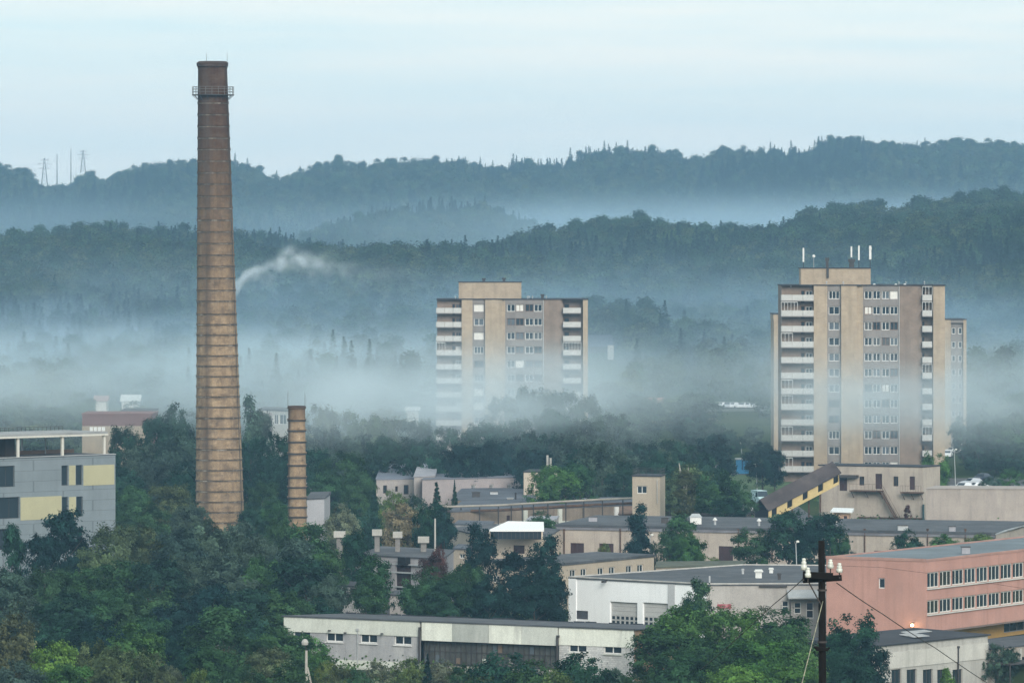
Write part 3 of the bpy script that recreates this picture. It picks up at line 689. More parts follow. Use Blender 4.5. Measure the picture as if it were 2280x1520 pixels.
# ---------------------------------------------------------------- the pink office building
def pink():
    h = 9.5; A, B, C = poly_xy([(1840, 1243), (2062, 1250), (2560, 1197)], h); u = (B-A).normalized(); C = B+Vector((u.y*-1, u.x, 0))*(C-B).length
    D = C+(A-B); pts = [A, B, C, D]
    t = house('office_building', 'pink office building with two rows of white-framed strip windows and an overhanging upper part', 'building', pts, h)
    pk = surf('pink_render', (.47, .265, .22), var=.13, scale=.25, stain=(.36, .22, .19), stainamt=.6, fine=.08, streak=.3)
    f = Facade(A, B, 0, h); w1 = f.hole(f.rect(1956, 1286, 1970, 1309)); part(f.sheet(MB()), 'pink_wall', pk, t); window(f, w1, t, 1, 1, fw=.1, depth=.12)
    g = Facade(B, C, 2.0, h); rows = []
    ztop_, zb = g.uv(2066, 1274)[1], g.uv(2066, 1309)[1]; zt2, zb2 = g.uv(2066, 1336)[1], g.uv(2066, 1367)[1]
    W = 3.0
    for za, zb_ in ((zb, ztop_), (zb2, zt2)):
        k = 0
        while .25+(k+1)*W < g.L-.5 and k < 14:
            rows.append(g.hole((.25+k*W+.04, .25+(k+1)*W-.04, za, zb_))); k += 1
    part(g.sheet(MB(), depth=.22), 'pink_facade', pk, t)
    wf = surf('old_white_frame', (.62, .62, .58), var=.12)
    rr = random.Random(4)
    for r in rows: window(g, r, t, 3, 1, wf, rr.choice((GLASS, GLASS, glass('green_glass', (.03, .035, .03), .1), glass('blue_glass', (.03, .045, .06), .05))), fw=.13, depth=.14, splits=[(r[1]-r[0])*x for x in (0, .34, .67, 1)])
    for z in (zb, zb2):
        p = MB(); g.slab(p, .2, g.L-.3, z-.14, z-.03, .003, .2); part(p, 'window_ledge', wf, t)
    # floor of the overhang, recessed ground floor
    i = Vector((g.n.x, g.n.y))
    q = [Vector(B[:2]), Vector(C[:2]), Vector(C[:2])-i*2.6, Vector(B[:2])-i*2.6]
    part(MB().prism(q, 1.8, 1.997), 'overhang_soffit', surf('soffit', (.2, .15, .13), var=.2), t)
    g2 = Facade(Vector(B)-g.n*2.6, Vector(C)-g.n*2.6, 0, 1.8); op = g2.hole((24.5, 30.0, .4, 1.7)); op2 = g2.hole((30.4, 38, .4, 1.7))
    part(g2.sheet(MB()), 'yellow_wall', surf('ochre_render', (.58, .36, .12), var=.12, scale=.3, stain=(.45, .28, .12), stainamt=.4), t)
    for o_ in (op, op2): window(g2, o_, t, 3, 1, surf('grey_frame', (.3, .31, .33)), GLASS, fw=.1)
    part(back_walls(MB(), pts, (0, 1), 0, h), 'back_wall', pk, t)
    roof(t, pts, h, surf('grey_felt', (.17, .20, .22), var=.25, scale=.15, stain=(.11, .12, .13), stainamt=.6), -.25, .1)
    p = MB(); q = offset_poly(pts, .06); qi = offset_poly(pts, -.25)
    for k in range(4): p.prism([q[k], q[(k+1) % 4], qi[(k+1) % 4], qi[k]], h, h+(.24 if k != 0 else .3))
    part(p, 'parapet', surf('parapet_pink', (.42, .25, .21), var=.2), t)
    # antenna arms on the gable
    u_, z_ = f.uv(1862, 1246); p = MB(); p.tube(f.pt(.3, h+.2, -.3), f.pt(.3, h+1.2, -.3), .04, .04, 6); part(p, 'aerial', METAL, t)
    # yard lamp fixed to the wall, switched on
    u_, z_ = f.uv(2036, 1390); lp = f.pt(u_, z_, .55)
    o = thing('wall_lamp', lp, 'glowing round lamp on the pink gable wall above the shed roof', 'lamp')
    p = MB(); p.tube(f.pt(u_, z_+.25, .01), f.pt(u_, z_+.25, .55), .03, .03, 6); p.tube(f.pt(u_, z_+.14, .55), f.pt(u_, z_+.28, .55), .22, .06, 10); part(p, 'bracket', METAL, o)
    p = MB(); n = 12
    p.lathe([(.02, z_-.16), (.13, z_-.12), (.17, z_-.02), (.15, z_+.08), (.05, z_+.13)], 12, (lp.x, lp.y))
    m, tt = blank('lamp_glow'); oo = tt.new('ShaderNodeOutputMaterial'); e = tt.new('ShaderNodeEmission'); e.inputs[0].default_value = (1, .72, .36, 1); e.inputs[1].default_value = 16; tt.link(e, 0, oo, 0)
    part(p, 'bulb', m, o, True)
    L = bpy.data.lights.new('lamp_light', 'POINT'); L.energy = 30; L.color = (1, .7, .35); L.shadow_soft_size = .2
    lo = bpy.data.objects.new('lamp_light', L); COL.objects.link(lo); lo.parent = o; lo.location = (f.n.x*.5, f.n.y*.5, -.1)
pink()
def shed():
    h = 2.9; A = RZ(1957, 1438, h); B = RZ(2176, 1416, h); u = (B-A).normalized(); C = B+u*22; pts = rect_plan(A, C, 9)
    t = house('concrete_shed', 'low grey concrete shed with a dark lean-to roof in front of the pink building', 'building', pts, h)
    f = Facade(A, C, -2.5, h); con = surf('shed_concrete', (.46, .45, .42), var=.18, scale=.4, stain=(.3, .29, .27), stainamt=.6, streak=.5)
    us = [f.uv(x, 1490)[0] for x in (1985, 2003, 2030, 2052, 2075, 2098, 2124, 2150)]
    hs = []
    for k, x in enumerate((1996, 2030, 2066, 2098, 2132)):
        r = f.rect(x-11, 1489, x+11, 1520); hs.append(f.hole((r[0], r[1], -2.0, f.uv(x, 1489)[1])))
    part(f.sheet(MB(), 0, (B-A).length+2), 'concrete_wall', con, t)
    part(f.sheet(MB(), (B-A).length+2, f.L, None, 1.4), 'yard_wall', surf('worn_beige', (.34, .30, .26), var=.25, scale=.4, stain=(.2, .18, .17), stainamt=.6, streak=.4), t)
    for r in hs: window(f, r, t, 2, 1, METAL, GLASS, fw=.08)
    for k in range(5):
        u_ = (B-A).length+3.2+k*2.6; p = MB(); f.slab(p, u_, u_+1.5, -2.2, .3+.3*(k % 2), .003, .06); part(p, 'doorway_shade', DARKIN, t); p = MB(); f.slab(p, u_-.5, u_-.15, -2.4, 1.2, .003, .22); part(p, 'pillar', surf('shed_concrete', ()), t)  # shade of the openings painted as flat near-black slabs on the wall
    p = MB(); f.slab(p, 0, (B-A).length+2, f.uv(2000, 1486)[1], f.uv(2000, 1450)[1], .003, .09); part(p, 'fascia', surf('shed_fascia', (.55, .54, .50), var=.12, stain=(.36, .35, .33), stainamt=.5, streak=.35), t)
    part(back_walls(MB(), rect_plan(A, B+u*2, 9), (0,), -2.5, h), 'back_wall', con, t); part(back_walls(MB(), rect_plan(B+u*2.01, C, 8), (0,), -2.5, 1.4), 'back_wall', con, t)
    pr = rect_plan(A-u*.4, B+u*2.0, 9); roof(t, pr, h, ROOFDARK, .25, .12, [h, h, h+.3, h+.3])
    pr2 = rect_plan(B+u*2.5, C, 8); roof(t, pr2, 1.4, ASPHALT, .1, .12)
    # loose corrugated sheets lying on the roof: things of their own
    g = random.Random(8)
    for k, (px, py, ln) in enumerate(((2040, 1403, 4.2), (2026, 1409, 3.0), (2044, 1412, 2.6))):
        q = RZ(px, py+4, h+.34); o = MB(); a = math.atan2(u.y, u.x)+g.uniform(-.1, .1); M = Matrix.Translation(q) @ Matrix.Rotation(a, 4, 'Z') @ Matrix.Rotation(R(8), 4, 'X')
        for i in range(10): o.box(-ln/2, ln/2, -.5+i*.1, -.5+i*.1+.05, .05+.02*(i % 2), .09+.02*(i % 2), M); 
        for i in range(9): o.box(-ln/2, ln/2, -.45+i*.1, -.4+i*.1, .04, .055, M)
        solo(o, 'corrugated_sheet', GALV, q, ['longest pale corrugated sheet lying on the dark shed roof under the lamp', 'middle-sized corrugated sheet at the dark edge of the shed roof', 'shortest corrugated sheet, lowest of those on the shed roof'][k], 'metal sheet', 'loose sheets on the shed roof')
    dp = f.uv(2131, 1440)[0]; downpipe(f, 2131, t, 1442, 1520, METAL, .09, .15)
    # yard canopy with posts on the right
    p = MB(); c0, c1 = f.uv(2195, 1470)[0], f.uv(2262, 1470)[0]; f.slab(p, c0, c1, -.05, .1, .02, 3.0); part(p, 'canopy', METAL, t)
    for u_ in (c0+.1, (c0+c1)/2, c1-.1):
        p = MB(); p.tube(f.pt(u_, -2.5, 2.9), f.pt(u_, -.051, 2.9), .07, .07, 6); part(p, 'canopy_post', METAL, t)
shed()
# ---------------------------------------------------------------- grey and yellow block on the left, with its roof terrace
def grey_block():
    h = 16.25; B = RZ(257, 1013, h); A0 = RZ(0, 1022, h); u = (B-A0).normalized(); A = A0-u*14; pts = rect_plan(A, B, 16)
    t = house('modern_block', 'grey rendered block with yellow panels and a white steel pergola on its roof', 'building', pts, h)
    gr = brick_mat('blue_grey_cladding', (.20, .235, .258), (.19, .225, .246), (.14, .165, .18), .15, .006, .14, .25)
    ye = surf('yellow_panel', (.39, .37, .24), var=.08, scale=.3, fine=.05)
    f = Facade(A, B, 0, h); hs = [f.hole(f.rect(*q)) for q in ((-20, 1038, 33, 1083), (137, 1036, 152, 1080), (169, 1035, 184, 1079), (-20, 1108, 44, 1153), (138, 1106, 152, 1150), (170, 1105, 185, 1149),
                                                              (-20, 1178, 40, 1222), (138, 1176, 152, 1220), (170, 1176, 185, 1220))]
    part(f.sheet(MB(), depth=.3), 'grey_wall', gr, t)
    for k, r in enumerate(hs): window(f, r, t, 1 if k % 3 else 3, 1, surf('anthracite', (.05, .055, .06)), GLASS, fw=.08, depth=.25)
    for q in ((185.5, 1036, 254, 1078), (153.5, 1036, 167.5, 1079), (45.5, 1107, 136.5, 1154), (153.5, 1106, 168.5, 1150)):
        r = f.rect(*q); p = MB(); f.slab(p, r[0], r[1], r[2], r[3], .003, .05); part(p, 'yellow_panel', ye, t)
    part(back_walls(MB(), pts, (0,), 0, h), 'side_wall', gr, t)
    roof(t, pts, h, ASPHALT, 0.02, .12)
    p = MB(); f.slab(p, 0, f.L+.05, h+.121, h+.2, -.3, .06); part(p, 'coping', GALV, t)
    # pergola
    st = surf('white_steel', (.60, .585, .53), var=.05); zc = f.uv(150, 972)[1]
    up = [f.uv(x, 1000)[0] for x in (-70, 48, 147, 240)]
    for dpt in (.6, 8.5):
        for u_ in up:
            p = MB(); f.slab(p, u_-.17 if dpt < 1 else u_-.08, u_+.17 if dpt < 1 else u_+.08, h+.122, zc-.02, -dpt-.25, -dpt+.0); part(p, 'pergola_post', st if dpt < 1 else GALV, t)
    p = MB(); f.slab(p, up[0]-.3, up[-1]+.35, zc, zc+.22, -.9, -.3); f.slab(p, up[0]-.3, up[-1]+.35, zc, zc+.3, -9, -8.5); part(p, 'pergola_beam', st, t)
    p = MB(); f.slab(p, up[0]-.3, up[-1]+.3, zc+.225, zc+.5, -9, -.35); part(p, 'pergola_roof', surf('pergola_roof', (.32, .33, .33), var=.2), t)
    p = MB()
    for k in range(34):
        u_ = lerp(up[0], up[-1], k/33); f.slab(p, u_-.02, u_+.02, zc+.502, zc+.95, -8.8, -8.76)
    f.slab(p, up[0], up[-1], zc+.952, zc+1.0, -8.82, -8.74); f.slab(p, up[0], up[-1], zc+.72, zc+.75, -8.82, -8.74)
    part(p, 'roof_railing', METAL, t)
    p = MB(); f.slab(p, f.uv(-80, 1000)[0], f.uv(38, 1000)[0], h+.122, zc-.02, -8.2, -5.5); part(p, 'stair_house', surf('stair_grey', (.25, .27, .3), var=.1), t)
    p = MB(); f.slab(p, f.uv(63, 1000)[0], f.uv(84, 1000)[0], h+.122, zc-.02, -6.5, -4.5); part(p, 'lift_shaft', surf('shaft_brown', (.05, .035, .03)), t)
    p = MB(); f.slab(p, f.uv(0, 1000)[0], f.uv(255, 1000)[0], h+.122, h+.6, -8.1, -7.9); part(p, 'back_parapet', surf('parapet_brown', (.22, .15, .11), var=.2), t)
    for x in (90, 122, 187):
        p = MB(); u_ = f.uv(x, 1000)[0]; f.slab(p, u_-.06, u_+.06, h+.122, zc-.02, -7.6, -7.48); part(p, 'slim_post', GALV, t)
grey_block()
# ---------------------------------------------------------------- brick chimneys
def chimney(name, label, Y, xt, xb, yt, yb, rt, rb, bands, soot, seg):
    """stack of slightly flared brick lifts bound with iron hoops on the tall one; the lean is the real one seen in the photograph"""
    zt, zb = ZW(yt, Y), ZW(yb, Y); z0 = -.6
    cx = lambda z: XW(lerp(xb, xt, (z-zb)/(zt-zb)), Y)
    r = lambda z: lerp(rb, rt, (z-zb)/(zt-zb))
    t = thing(name, (cx(0), Y, 0), label, 'chimney')
    m, n = blank(name+'_brick'); o = n.new('ShaderNodeOutputMaterial'); b = n.new('ShaderNodeBsdfPrincipled'); b.inputs['Roughness'].default_value = .95; b.inputs['Specular IOR Level'].default_value = .1
    base = ramp(n, noise(n, .8, 7, .72), [(.28, (.12, .085, .06)), (.46, (.33, .235, .15)), (.58, (.40, .29, .185)), (.75, (.52, .40, .27))])
    fine = ramp(n, noise(n, 4.5, 3, .7), [(.25, .62), (.75, 1.0)])
    c = mixrgb(n, 1., base, fine, 'MULTIPLY')
    st = ramp(n, noise(n, .75, 6, .7, stretch=(1, 1, .12)), [(.45, 0.), (.75, .62)])
    c = mixrgb(n, st, c, (.10, .07, .05))
    g = n.new('ShaderNodeNewGeometry'); sp = n.new('ShaderNodeSeparateXYZ'); n.link(g, 'Position', sp, 0)
    up = n.new('ShaderNodeMapRange'); up.inputs[1].default_value = soot[0]; up.inputs[2].default_value = soot[1]; n.link(sp, 2, up, 0)     # soot thickens to the mouth
    sn = ramp(n, noise(n, .5, 5, .7), [(.3, .82), (.7, 1.)])
    k = math_node(n, 'MULTIPLY', math_node(n, 'MULTIPLY', (up, 0), 1.0), sn)
    c = mixrgb(n, k, c, (.045, .019, .011))
    bl = ramp(n, noise(n, .55, 6, .72, stretch=(.5, .5, 2.2)), [(.5, 0.), (.72, .75)]); c = mixrgb(n, bl, c, (.10, .075, .06))
    # old rain-washed dark streak down one side
    dx = math_node(n, 'SUBTRACT', (sp, 0), cx(0)-rb*.50 if rb > 2 else cx(0)-rb*.9)
    s2 = math_node(n, 'SUBTRACT', 1., math_node(n, 'DIVIDE', math_node(n, 'ABSOLUTE', dx), .95 if rb > 2 else .3), True)
    sn2 = ramp(n, noise(n, .6, 5, .7, stretch=(1, 1, .3)), [(.25, .35), (.65, 1.)])
    c = mixrgb(n, math_node(n, 'MULTIPLY', math_node(n, 'MULTIPLY', s2, .92), sn2), c, (.075, .055, .045))
    n.l.new(c[0].outputs[2], b.inputs['Base Color']); n.link(b, 0, o, 0)
    zs = [z0]+[ZW(y, Y) for y in sorted(bands, reverse=True)]; top = zt-(.9 if rt > 2 else .3); zs = [z for z in zs if z < top-.4]+[top]
    mb = MB()
    for za, zc in zip(zs, zs[1:]):
        fl = .17 if rt < 2 else .09
        ra, rc = r(za), r(zc)
        vs = []
        for z, rr in ((za, ra-.0), (zc-.16, rc), (zc-.1, rc+fl), (zc, rc+fl)):
            for i in range(seg):
                a = 2*math.pi*i/seg; vs.append((cx(z)+rr*math.cos(a), Y+rr*math.sin(a), z))
        fs = [(k*seg+i, k*seg+(i+1) % seg, (k+1)*seg+(i+1) % seg, (k+1)*seg+i) for k in range(3) for i in range(seg)]
        fs.append(tuple(range(3*seg, 4*seg))); mb.add(vs, fs)
    part(mb, 'brick_shaft', m, t)
    return t, m, cx, r, zt, zs
def big_chimney():
    Y = 865; bands = [227, 253, 279, 305, 330, 356, 382, 407, 434, 461, 487, 513, 539, 565, 590, 616, 643, 667, 696, 719, 742, 765, 788, 811, 834, 857, 879, 902, 926, 949, 972, 996, 1019, 1042, 1065, 1089, 1112, 1135, 1158]
    t, m, cx, r, zt, zs = chimney('great_chimney', 'tall tapering brick factory chimney with a railed platform below its sooty mouth', Y, 473, 490, 137, 1172, 2.14, 3.62, bands, (28, 60), 28)
    # iron hoops, each a part
    hm = surf('hoop_iron', (.12, .095, .075), var=.6, scale=1.2, stain=(.40, .36, .31), stainamt=.85)
    for z in zs[1:-1]:
        mb = MB(); rr = r(z)+.035; n = 28
        mb.lathe([(rr-.03, z-.34), (rr+.05, z-.34), (rr+.05, z-.165), (rr-.03, z-.165)], n, (cx(z), Y), False); part(mb, 'hoop_and_ledge_shade', hm, t)
    mb = MB(); z = zt; R0 = r(z)
    mb.lathe([(R0*.98, z-.9), (R0+.18, z-.75), (R0+.22, z-.25), (R0+.05, z-.1), (R0-.1, z), (R0-.55, z), (R0-.55, z-3)], 28, (cx(z), Y), False); part(mb, 'crown_cornice', surf('sooty_brick', (.07, .045, .035), var=.4, scale=.8), t)
    zp = ZW(211, Y); rp = r(zp); ro = 47/15.03
    mb = MB(); mb.lathe([(rp+.04, zp-.12), (ro, zp-.12), (ro, zp), (rp+.04, zp)], 28, (cx(zp), Y), False)
    for i in range(14):
        a = 2*math.pi*i/14; d = Vector((math.cos(a), math.sin(a), 0)); c = Vector((cx(zp), Y, zp)); mb.tube(c+d*(rp+.05)+Vector((0, 0, -.8)), c+d*(ro-.1)+Vector((0, 0, -.125)), .04, .04, 5)
    part(mb, 'platform', METAL, t)
    mb = MB(); c = Vector((cx(zp), Y, zp))
    for i in range(20):
        a = 2*math.pi*i/20; d = Vector((math.cos(a), math.sin(a), 0)); mb.tube(c+d*(ro-.06), c+d*(ro-.06)+Vector((0, 0, 1.15)), .035, .035, 5)
    for zz in (.4, .8, 1.15):
        pts = [c+Vector((math.cos(2*math.pi*i/24), math.sin(2*math.pi*i/24), 0))*(ro-.06)+Vector((0, 0, zz)) for i in range(25)]; mb.path(pts, .03, 5)
    part(mb, 'railing', surf('railing_grey', (.16, .16, .16), var=.2), t)
    for px in (460, 506):
        mb = MB(); x = XW(px, Y); mb.tube((x, Y-.4, zt-.6), (x, Y-.4, zt+1.2), .035, .02, 5); part(mb, 'lightning_rod', METAL, t)
    mb = MB()
    for s in (-.22, .22):
        pts = [Vector((cx(z)+r(z)*.9, Y-r(z)*.5+s, z)) for z in (0, 20, 40, zt-1)]; mb.path([p+Vector((.12, -.06, 0)) for p in pts], .03, 5)
    part(mb, 'ladder', METAL, t)
big_chimney()
def small_chimney():
    Y = 830; bands = [932, 955, 980, 1006, 1032, 1059, 1081, 1104, 1125, 1147, 1170]
    t, m, cx, r, zt, zs = chimney('small_chimney', 'short square-built brick chimney with stepped courses beside the tall one', Y, 660.5, 662, 903, 1165, 1.2, 1.33, bands, (17, 21), 20)
    mb = MB(); mb.lathe([(1.15, zt-.35), (1.3, zt-.3), (1.3, zt-.05), (1.2, zt), (.8, zt), (.8, zt-2)], 20, (cx(zt), Y), False); part(mb, 'crown_cornice', surf('sooty_brick', ()), t)
    for px in (641, 679):
        mb = MB(); x = XW(px, Y); mb.tube((x, Y, zt-.3), (x, Y, zt+1.9), .03, .02, 5); part(mb, 'lightning_rod', METAL, t)
    for z in zs[1:-1]:
        mb = MB(); rr = r(z)+.02; mb.lathe([(rr, z-.34), (rr+.12, z-.34), (rr+.12, z-.165), (rr, z-.165)], 20, (cx(z), Y), False); part(mb, 'hoop_and_ledge_shade', METAL, t)  # dark rings paint in the shading at each ledge, not real hoops
small_chimney()
# ---------------------------------------------------------------- the apartment towers
TAN = brick_mat('tan_brick', (.43, .345, .25), (.38, .30, .22), (.40, .345, .28), .9, .012, .25, .65)
BROWN = brick_mat('brown_brick', (.27, .205, .165), (.235, .18, .145), (.26, .22, .185), .9, .012, .28, .65)
PANEL = surf('grey_panel_wall', (.235, .215, .205), var=.12, scale=.3, stain=(.28, .25, .23), stainamt=.5, streak=.25)
BALC = surf('balcony_white', (.50, .50, .485), var=.12, scale=.8, stain=(.45, .44, .42), stainamt=.5)
def apartment(label, Y, segs, ytop, fh, ybase, floors, seed, pent, name='apartment_tower', rz=0.0):
    g = random.Random(seed); s = F/Y; h = ZW(ytop, Y); xa = XW(segs[0][0], Y); xb = XW(segs[-1][1], Y); dep = 15.
    z0 = lz((xa+xb)/2, Y)-.5
    t = house(name, label, 'apartment block', [Vector((xa, Y)), Vector((xb, Y)), Vector((xb, Y+dep)), Vector((xa, Y+dep))], h, z0)
    OFF = {'balcony': 1.5, 'pier': 0, 'recess': .7, 'side': .5, 'windows': 1.3, 'brown': 1.3, 'balcony2': 2.6, 'end': .15}
    wf = WHITEF; prev = None; wi = MB(); tops = []
    for k, (p0, p1, ty) in enumerate(segs):
        x0, x1 = XW(p0, Y), XW(p1, Y); y = Y+OFF[ty]
        f = Facade((x0, y), (x1, y), z0, h); w = x1-x0; hs = []
        for i in range(floors):
            zt = h-fh*(i)-.95; zb = zt-1.45       # window band of storey i
            if zb < z0+.5: continue
            if ty == 'windows':
                for j in range(4):
                    u = w*(.045+.23*j+(.02 if j > 1 else 0)); hs.append(('w', f.hole((u, u+w*.212, zb, zt))))
            elif ty == 'recess': hs.append(('w', f.hole((w*.12, w*.9, zb, zt))))
            elif ty == 'balcony':
                hs.append(('d', f.hole((w*.60, w*.74, zb-.75, zt+.1)))); hs.append(('w', f.hole((w*.76, w*.97, zb, zt))))
            elif ty == 'balcony2': hs.append(('d', f.hole((w*.06, w*.34, zb-.75, zt+.1))))
        mat = {'balcony': BROWN, 'pier': TAN, 'recess': PANEL, 'side': TAN, 'windows': PANEL, 'brown': BROWN, 'balcony2': BROWN, 'end': TAN}[ty]
        nm = {'balcony': 'balcony_wall', 'pier': 'brick_pier', 'recess': 'panel_wall', 'side': 'brick_pier', 'windows': 'panel_wall', 'brown': 'brown_wall', 'balcony2': 'balcony_wall', 'end': 'brick_pier'}[ty]
        mb = f.sheet(MB())
        # returns to the neighbouring planes
        for xs, nb in ((x0, segs[k-1][2] if k else None), (x1, segs[k+1][2] if k+1 < len(segs) else None)):
            oy = Y+OFF[nb] if nb else Y+dep
            if oy > y: mb.quad((xs, y, z0), (xs, oy, z0), (xs, oy, h), (xs, y, h))
        part(mb, nm, mat, t)
        for kind, r in hs:
            q = g.random()
            pane = GLASS if q < .55 else (GLASS2 if q < .75 else (BRIGHT if q < .91 else glass('grey_glass', (.06, .065, .07), .2)))
            if kind == 'w': window(f, r, t, 2 if ty != 'recess' else g.choice((2, 3)), 1, wf if g.random() < .75 else surf('brown_frame', (.2, .13, .1)), pane, fw=.11, depth=.2)
            else: window(f, r, t, 1, 1, surf('brown_frame', (.2, .13, .1)), GLASS, fw=.12, depth=.12, name='balcony_door')
        if ty in ('balcony', 'balcony2'):
            bx0, bx1 = (x0-.15, x1-.05) if ty == 'balcony' else (x0+.05, x1-.1)
            if ty == 'balcony2': bx1 = x0+(x1-x0)*.9
            yo = Y-.7 if ty == 'balcony' else Y-.1
            for i in range(floors):
                zs = h-fh*i-fh+.15
                if zs < z0+1: continue
                bal = thing_part('balcony', (bx0, yo, zs), t)
                part(MB().box(bx0, bx1, yo, y-.003, zs-.16, zs), 'slab', PANEL, bal)
                pm = MB(); pn = 3 if ty == 'balcony' else 1; gap = .06
                for j in range(pn):
                    a = lerp(bx0, bx1, j/pn)+gap*.5; b_ = lerp(bx0, bx1, (j+1)/pn)-gap*.5; pm.box(a, b_, yo, yo+.08, zs+.003, zs+1.02)
                pm.box(bx0, bx0+.06, yo+.083, y-.01, zs+.003, zs+.98); pm.box(bx1-.06, bx1, yo+.083, y-.01, zs+.003, zs+.98)
                part(pm, 'parapet', BALC, bal)
                if g.random() < .22:      # some are glazed in
                    gm = MB(); xw = (bx1-bx0)*(1 if ty == 'balcony2' else g.choice((.35, .5))); n = max(2, int(xw/.55))
                    for j in range(n+1): gm.box(bx0+xw*j/n-.03, bx0+xw*j/n+.03, yo+.01, yo+.07, zs+1.023, zs+fh-.35)
                    gm.box(bx0, bx0+xw, yo+.012, yo+.068, zs+fh-.347, zs+fh-.25)
                    gl = part(gm, 'glazing', WHITEF, bal)
    # back and roof
    part(MB().quad((xb, Y+dep, z0), (xa, Y+dep, z0), (xa, Y+dep, h), (xb, Y+dep, h)), 'back_wall', TAN, t)
    rm = MB(); yy = Y-.12
    for p0, p1, ty in segs:
        x0, x1 = XW(p0, Y), XW(p1, Y); o = 0 if ty in ('pier', 'end', 'side') else (.25 if ty.startswith('bal') else OFF[ty]-.1)
        rm.box(x0-(.12 if p0 == segs[0][0] else 0), x1+(.12 if p1 == segs[-1][1] else 0), Y+o-.12, Y+dep+.12, h, h+.18)
    part(rm, 'roof', ROOFDARK, t)
    px0, px1, py = pent; x0, x1 = XW(px0, Y), XW(px1, Y); zp = ZW(py, Y)
    part(MB().box(x0, x1, Y+3.2, Y+10, h+.183, zp), 'penthouse', TAN, t)
    part(MB().box(x0-.12, x1+.12, Y+3.05, Y+10.15, zp+.002, zp+.16), 'penthouse_roof', ROOFDARK, t)
    bp = XW(next(q[0] for q in segs if q[2] == 'brown'), Y)
    part(MB().tube((bp, Y+1.2, z0+.2), (bp, Y+1.2, h-.1), .07, .07, 6), 'downpipe', GALV, t)
    # litter of flashing along the roof edge
    for k in range(5):
        x = g.uniform(xa+3, xb-3); mb = MB(); mb.tube((x, Y+2, h+.18), (x, Y+2, h+g.uniform(.5, .9)), .07, .07, 6); mb.lathe([(.16, h+.5), (.18, h+.6), (.02, h+.75)], 8, (x, Y+2)); part(mb, 'vent_pipe', GALV, t)
    return t, h, zp
def thing_part(name, loc, parent):
    o = bpy.data.objects.new(name, None); COL.objects.link(o); o.empty_display_size = .3; o.parent = parent; o.location = Vector(loc)-base_of(parent); return o
LT = apartment('twelve-storey brick apartment tower half sunk in mist, behind the tree belt', 1166,
               [(973, 1028, 'balcony'), (1028, 1052, 'pier'), (1052, 1080, 'recess'), (1080, 1118, 'pier'), (1118, 1125, 'side'), (1125, 1210, 'windows'), (1210, 1253, 'brown'), (1253, 1298, 'balcony2'), (1298, 1309, 'end')],
               667, 2.8, 1018, 11, 5, (1021, 1161, 629))
RT = apartment('tall brick apartment tower with white balconies and antenna masts on its roof', 1048,
               [(1741, 1812, 'balcony'), (1812, 1842, 'pier'), (1842, 1873, 'recess'), (1873, 1908, 'pier'), (1908, 1922, 'side'), (1922, 2003, 'windows'), (2003, 2053, 'brown'), (2053, 2078, 'balcony2'), (2078, 2104, 'end')],
               636, 2.79, 1073, 12, 9, (1785, 1941, 598))
# block behind the right tower
def rear_block():
    Y = 1185; h = ZW(700, Y); h2 = ZW(712, Y); z0 = 0
    xs = [XW(p, Y) for p in (1723, 1745, 2090, 2117, 2145, 2152)]
    t = house('apartment_block', 'lower brick apartment block showing on both sides behind the antenna-topped tower', 'apartment block', [Vector((xs[0], Y)), Vector((xs[-1], Y)), Vector((xs[-1], Y+14)), Vector((xs[0], Y+14))], h)
    f = Facade((xs[0], Y), (xs[3], Y), z0, h2); part(f.sheet(MB()), 'brick_wall', TAN, t)
    g = Facade((xs[3], Y+.8), (xs[4], Y+.8), z0, h2-.6)
    hs = [g.hole((w_, w_+.75, h2-2.8*i-2.9, h2-2.8*i-1.6)) for i in range(9) for w_ in (.25, 1.6)]
    part(g.sheet(MB()), 'panel_wall', PANEL, t)
    for r in hs: window(g, r, t, 1, 1, fw=.12, depth=.1)
    part(MB().box(xs[4]+.003, xs[5], Y, Y+14, z0, h2), 'brick_pier', TAN, t)
    part(MB().box(xs[3]+.003, xs[4]-.003, Y+.1, Y+2, h2-.597, h2), 'lintel', PANEL, t)
    part(MB().box(xs[0]-.1, xs[1]+1.5, Y-.003, Y+14, h2+.003, h), 'stair_tower', TAN, t)
    part(MB().quad((xs[0], Y+14, z0), (xs[0], Y, z0), (xs[0], Y, h2), (xs[0], Y+14, h2)), 'side_wall', TAN, t)
    part(MB().box(xs[1]+1.6, xs[5]+.1, Y-.1, Y+14, h2+.004, h2+.16), 'roof', ROOFDARK, t)
    part(MB().box(xs[0]-.2, xs[1]+1.6, Y-.1, Y+14.1, h+.003, h+.16), 'stair_roof', ROOFDARK, t)
rear_block()
def mast(px, y0, y1, Y, dy, label, name='antenna_mast', w=.14, panel=None, dish=False):
    x = XW(px, Y); z0, z1 = ZW(y1, Y), ZW(y0, Y); o = thing(name, (x, Y+dy, z0), label, 'antenna')
    mb = MB().tube((x, Y+dy, z0), (x, Y+dy, z1 if not panel else lerp(z0, z1, .55)), .06, .05, 6); part(mb, 'pole', METAL if panel else GALV, o)
    if panel:
        m = MB(); a = lerp(z0, z1, panel); m.box(x-w, x+w, Y+dy-.16, Y+dy+.1, a, z1); part(m, 'antenna_panel', WHITEF, o)
    if dish:
        m = MB(); m.lathe([(.28, 0), (.2, .1), (.02, .14)], 12); m.v = [(x+v[0], Y+dy-.1-v[2], lerp(z0, z1, .88)+v[1]) for v in m.v]; part(m, 'dish', WHITEF, o)
    return o
rt = 1048
mast(1792, 552, 597, rt, 5, 'white panel antenna mast at the end of the penthouse roof, alone beside the dish', panel=.3)
mast(1815, 567, 597, rt, 5, 'thin pole with a small round dish on the penthouse roof', 'dish_antenna', dish=True)
mast(1900, 549, 597, rt, 6, 'white panel antenna rising from a dark box on the penthouse roof', panel=.5)
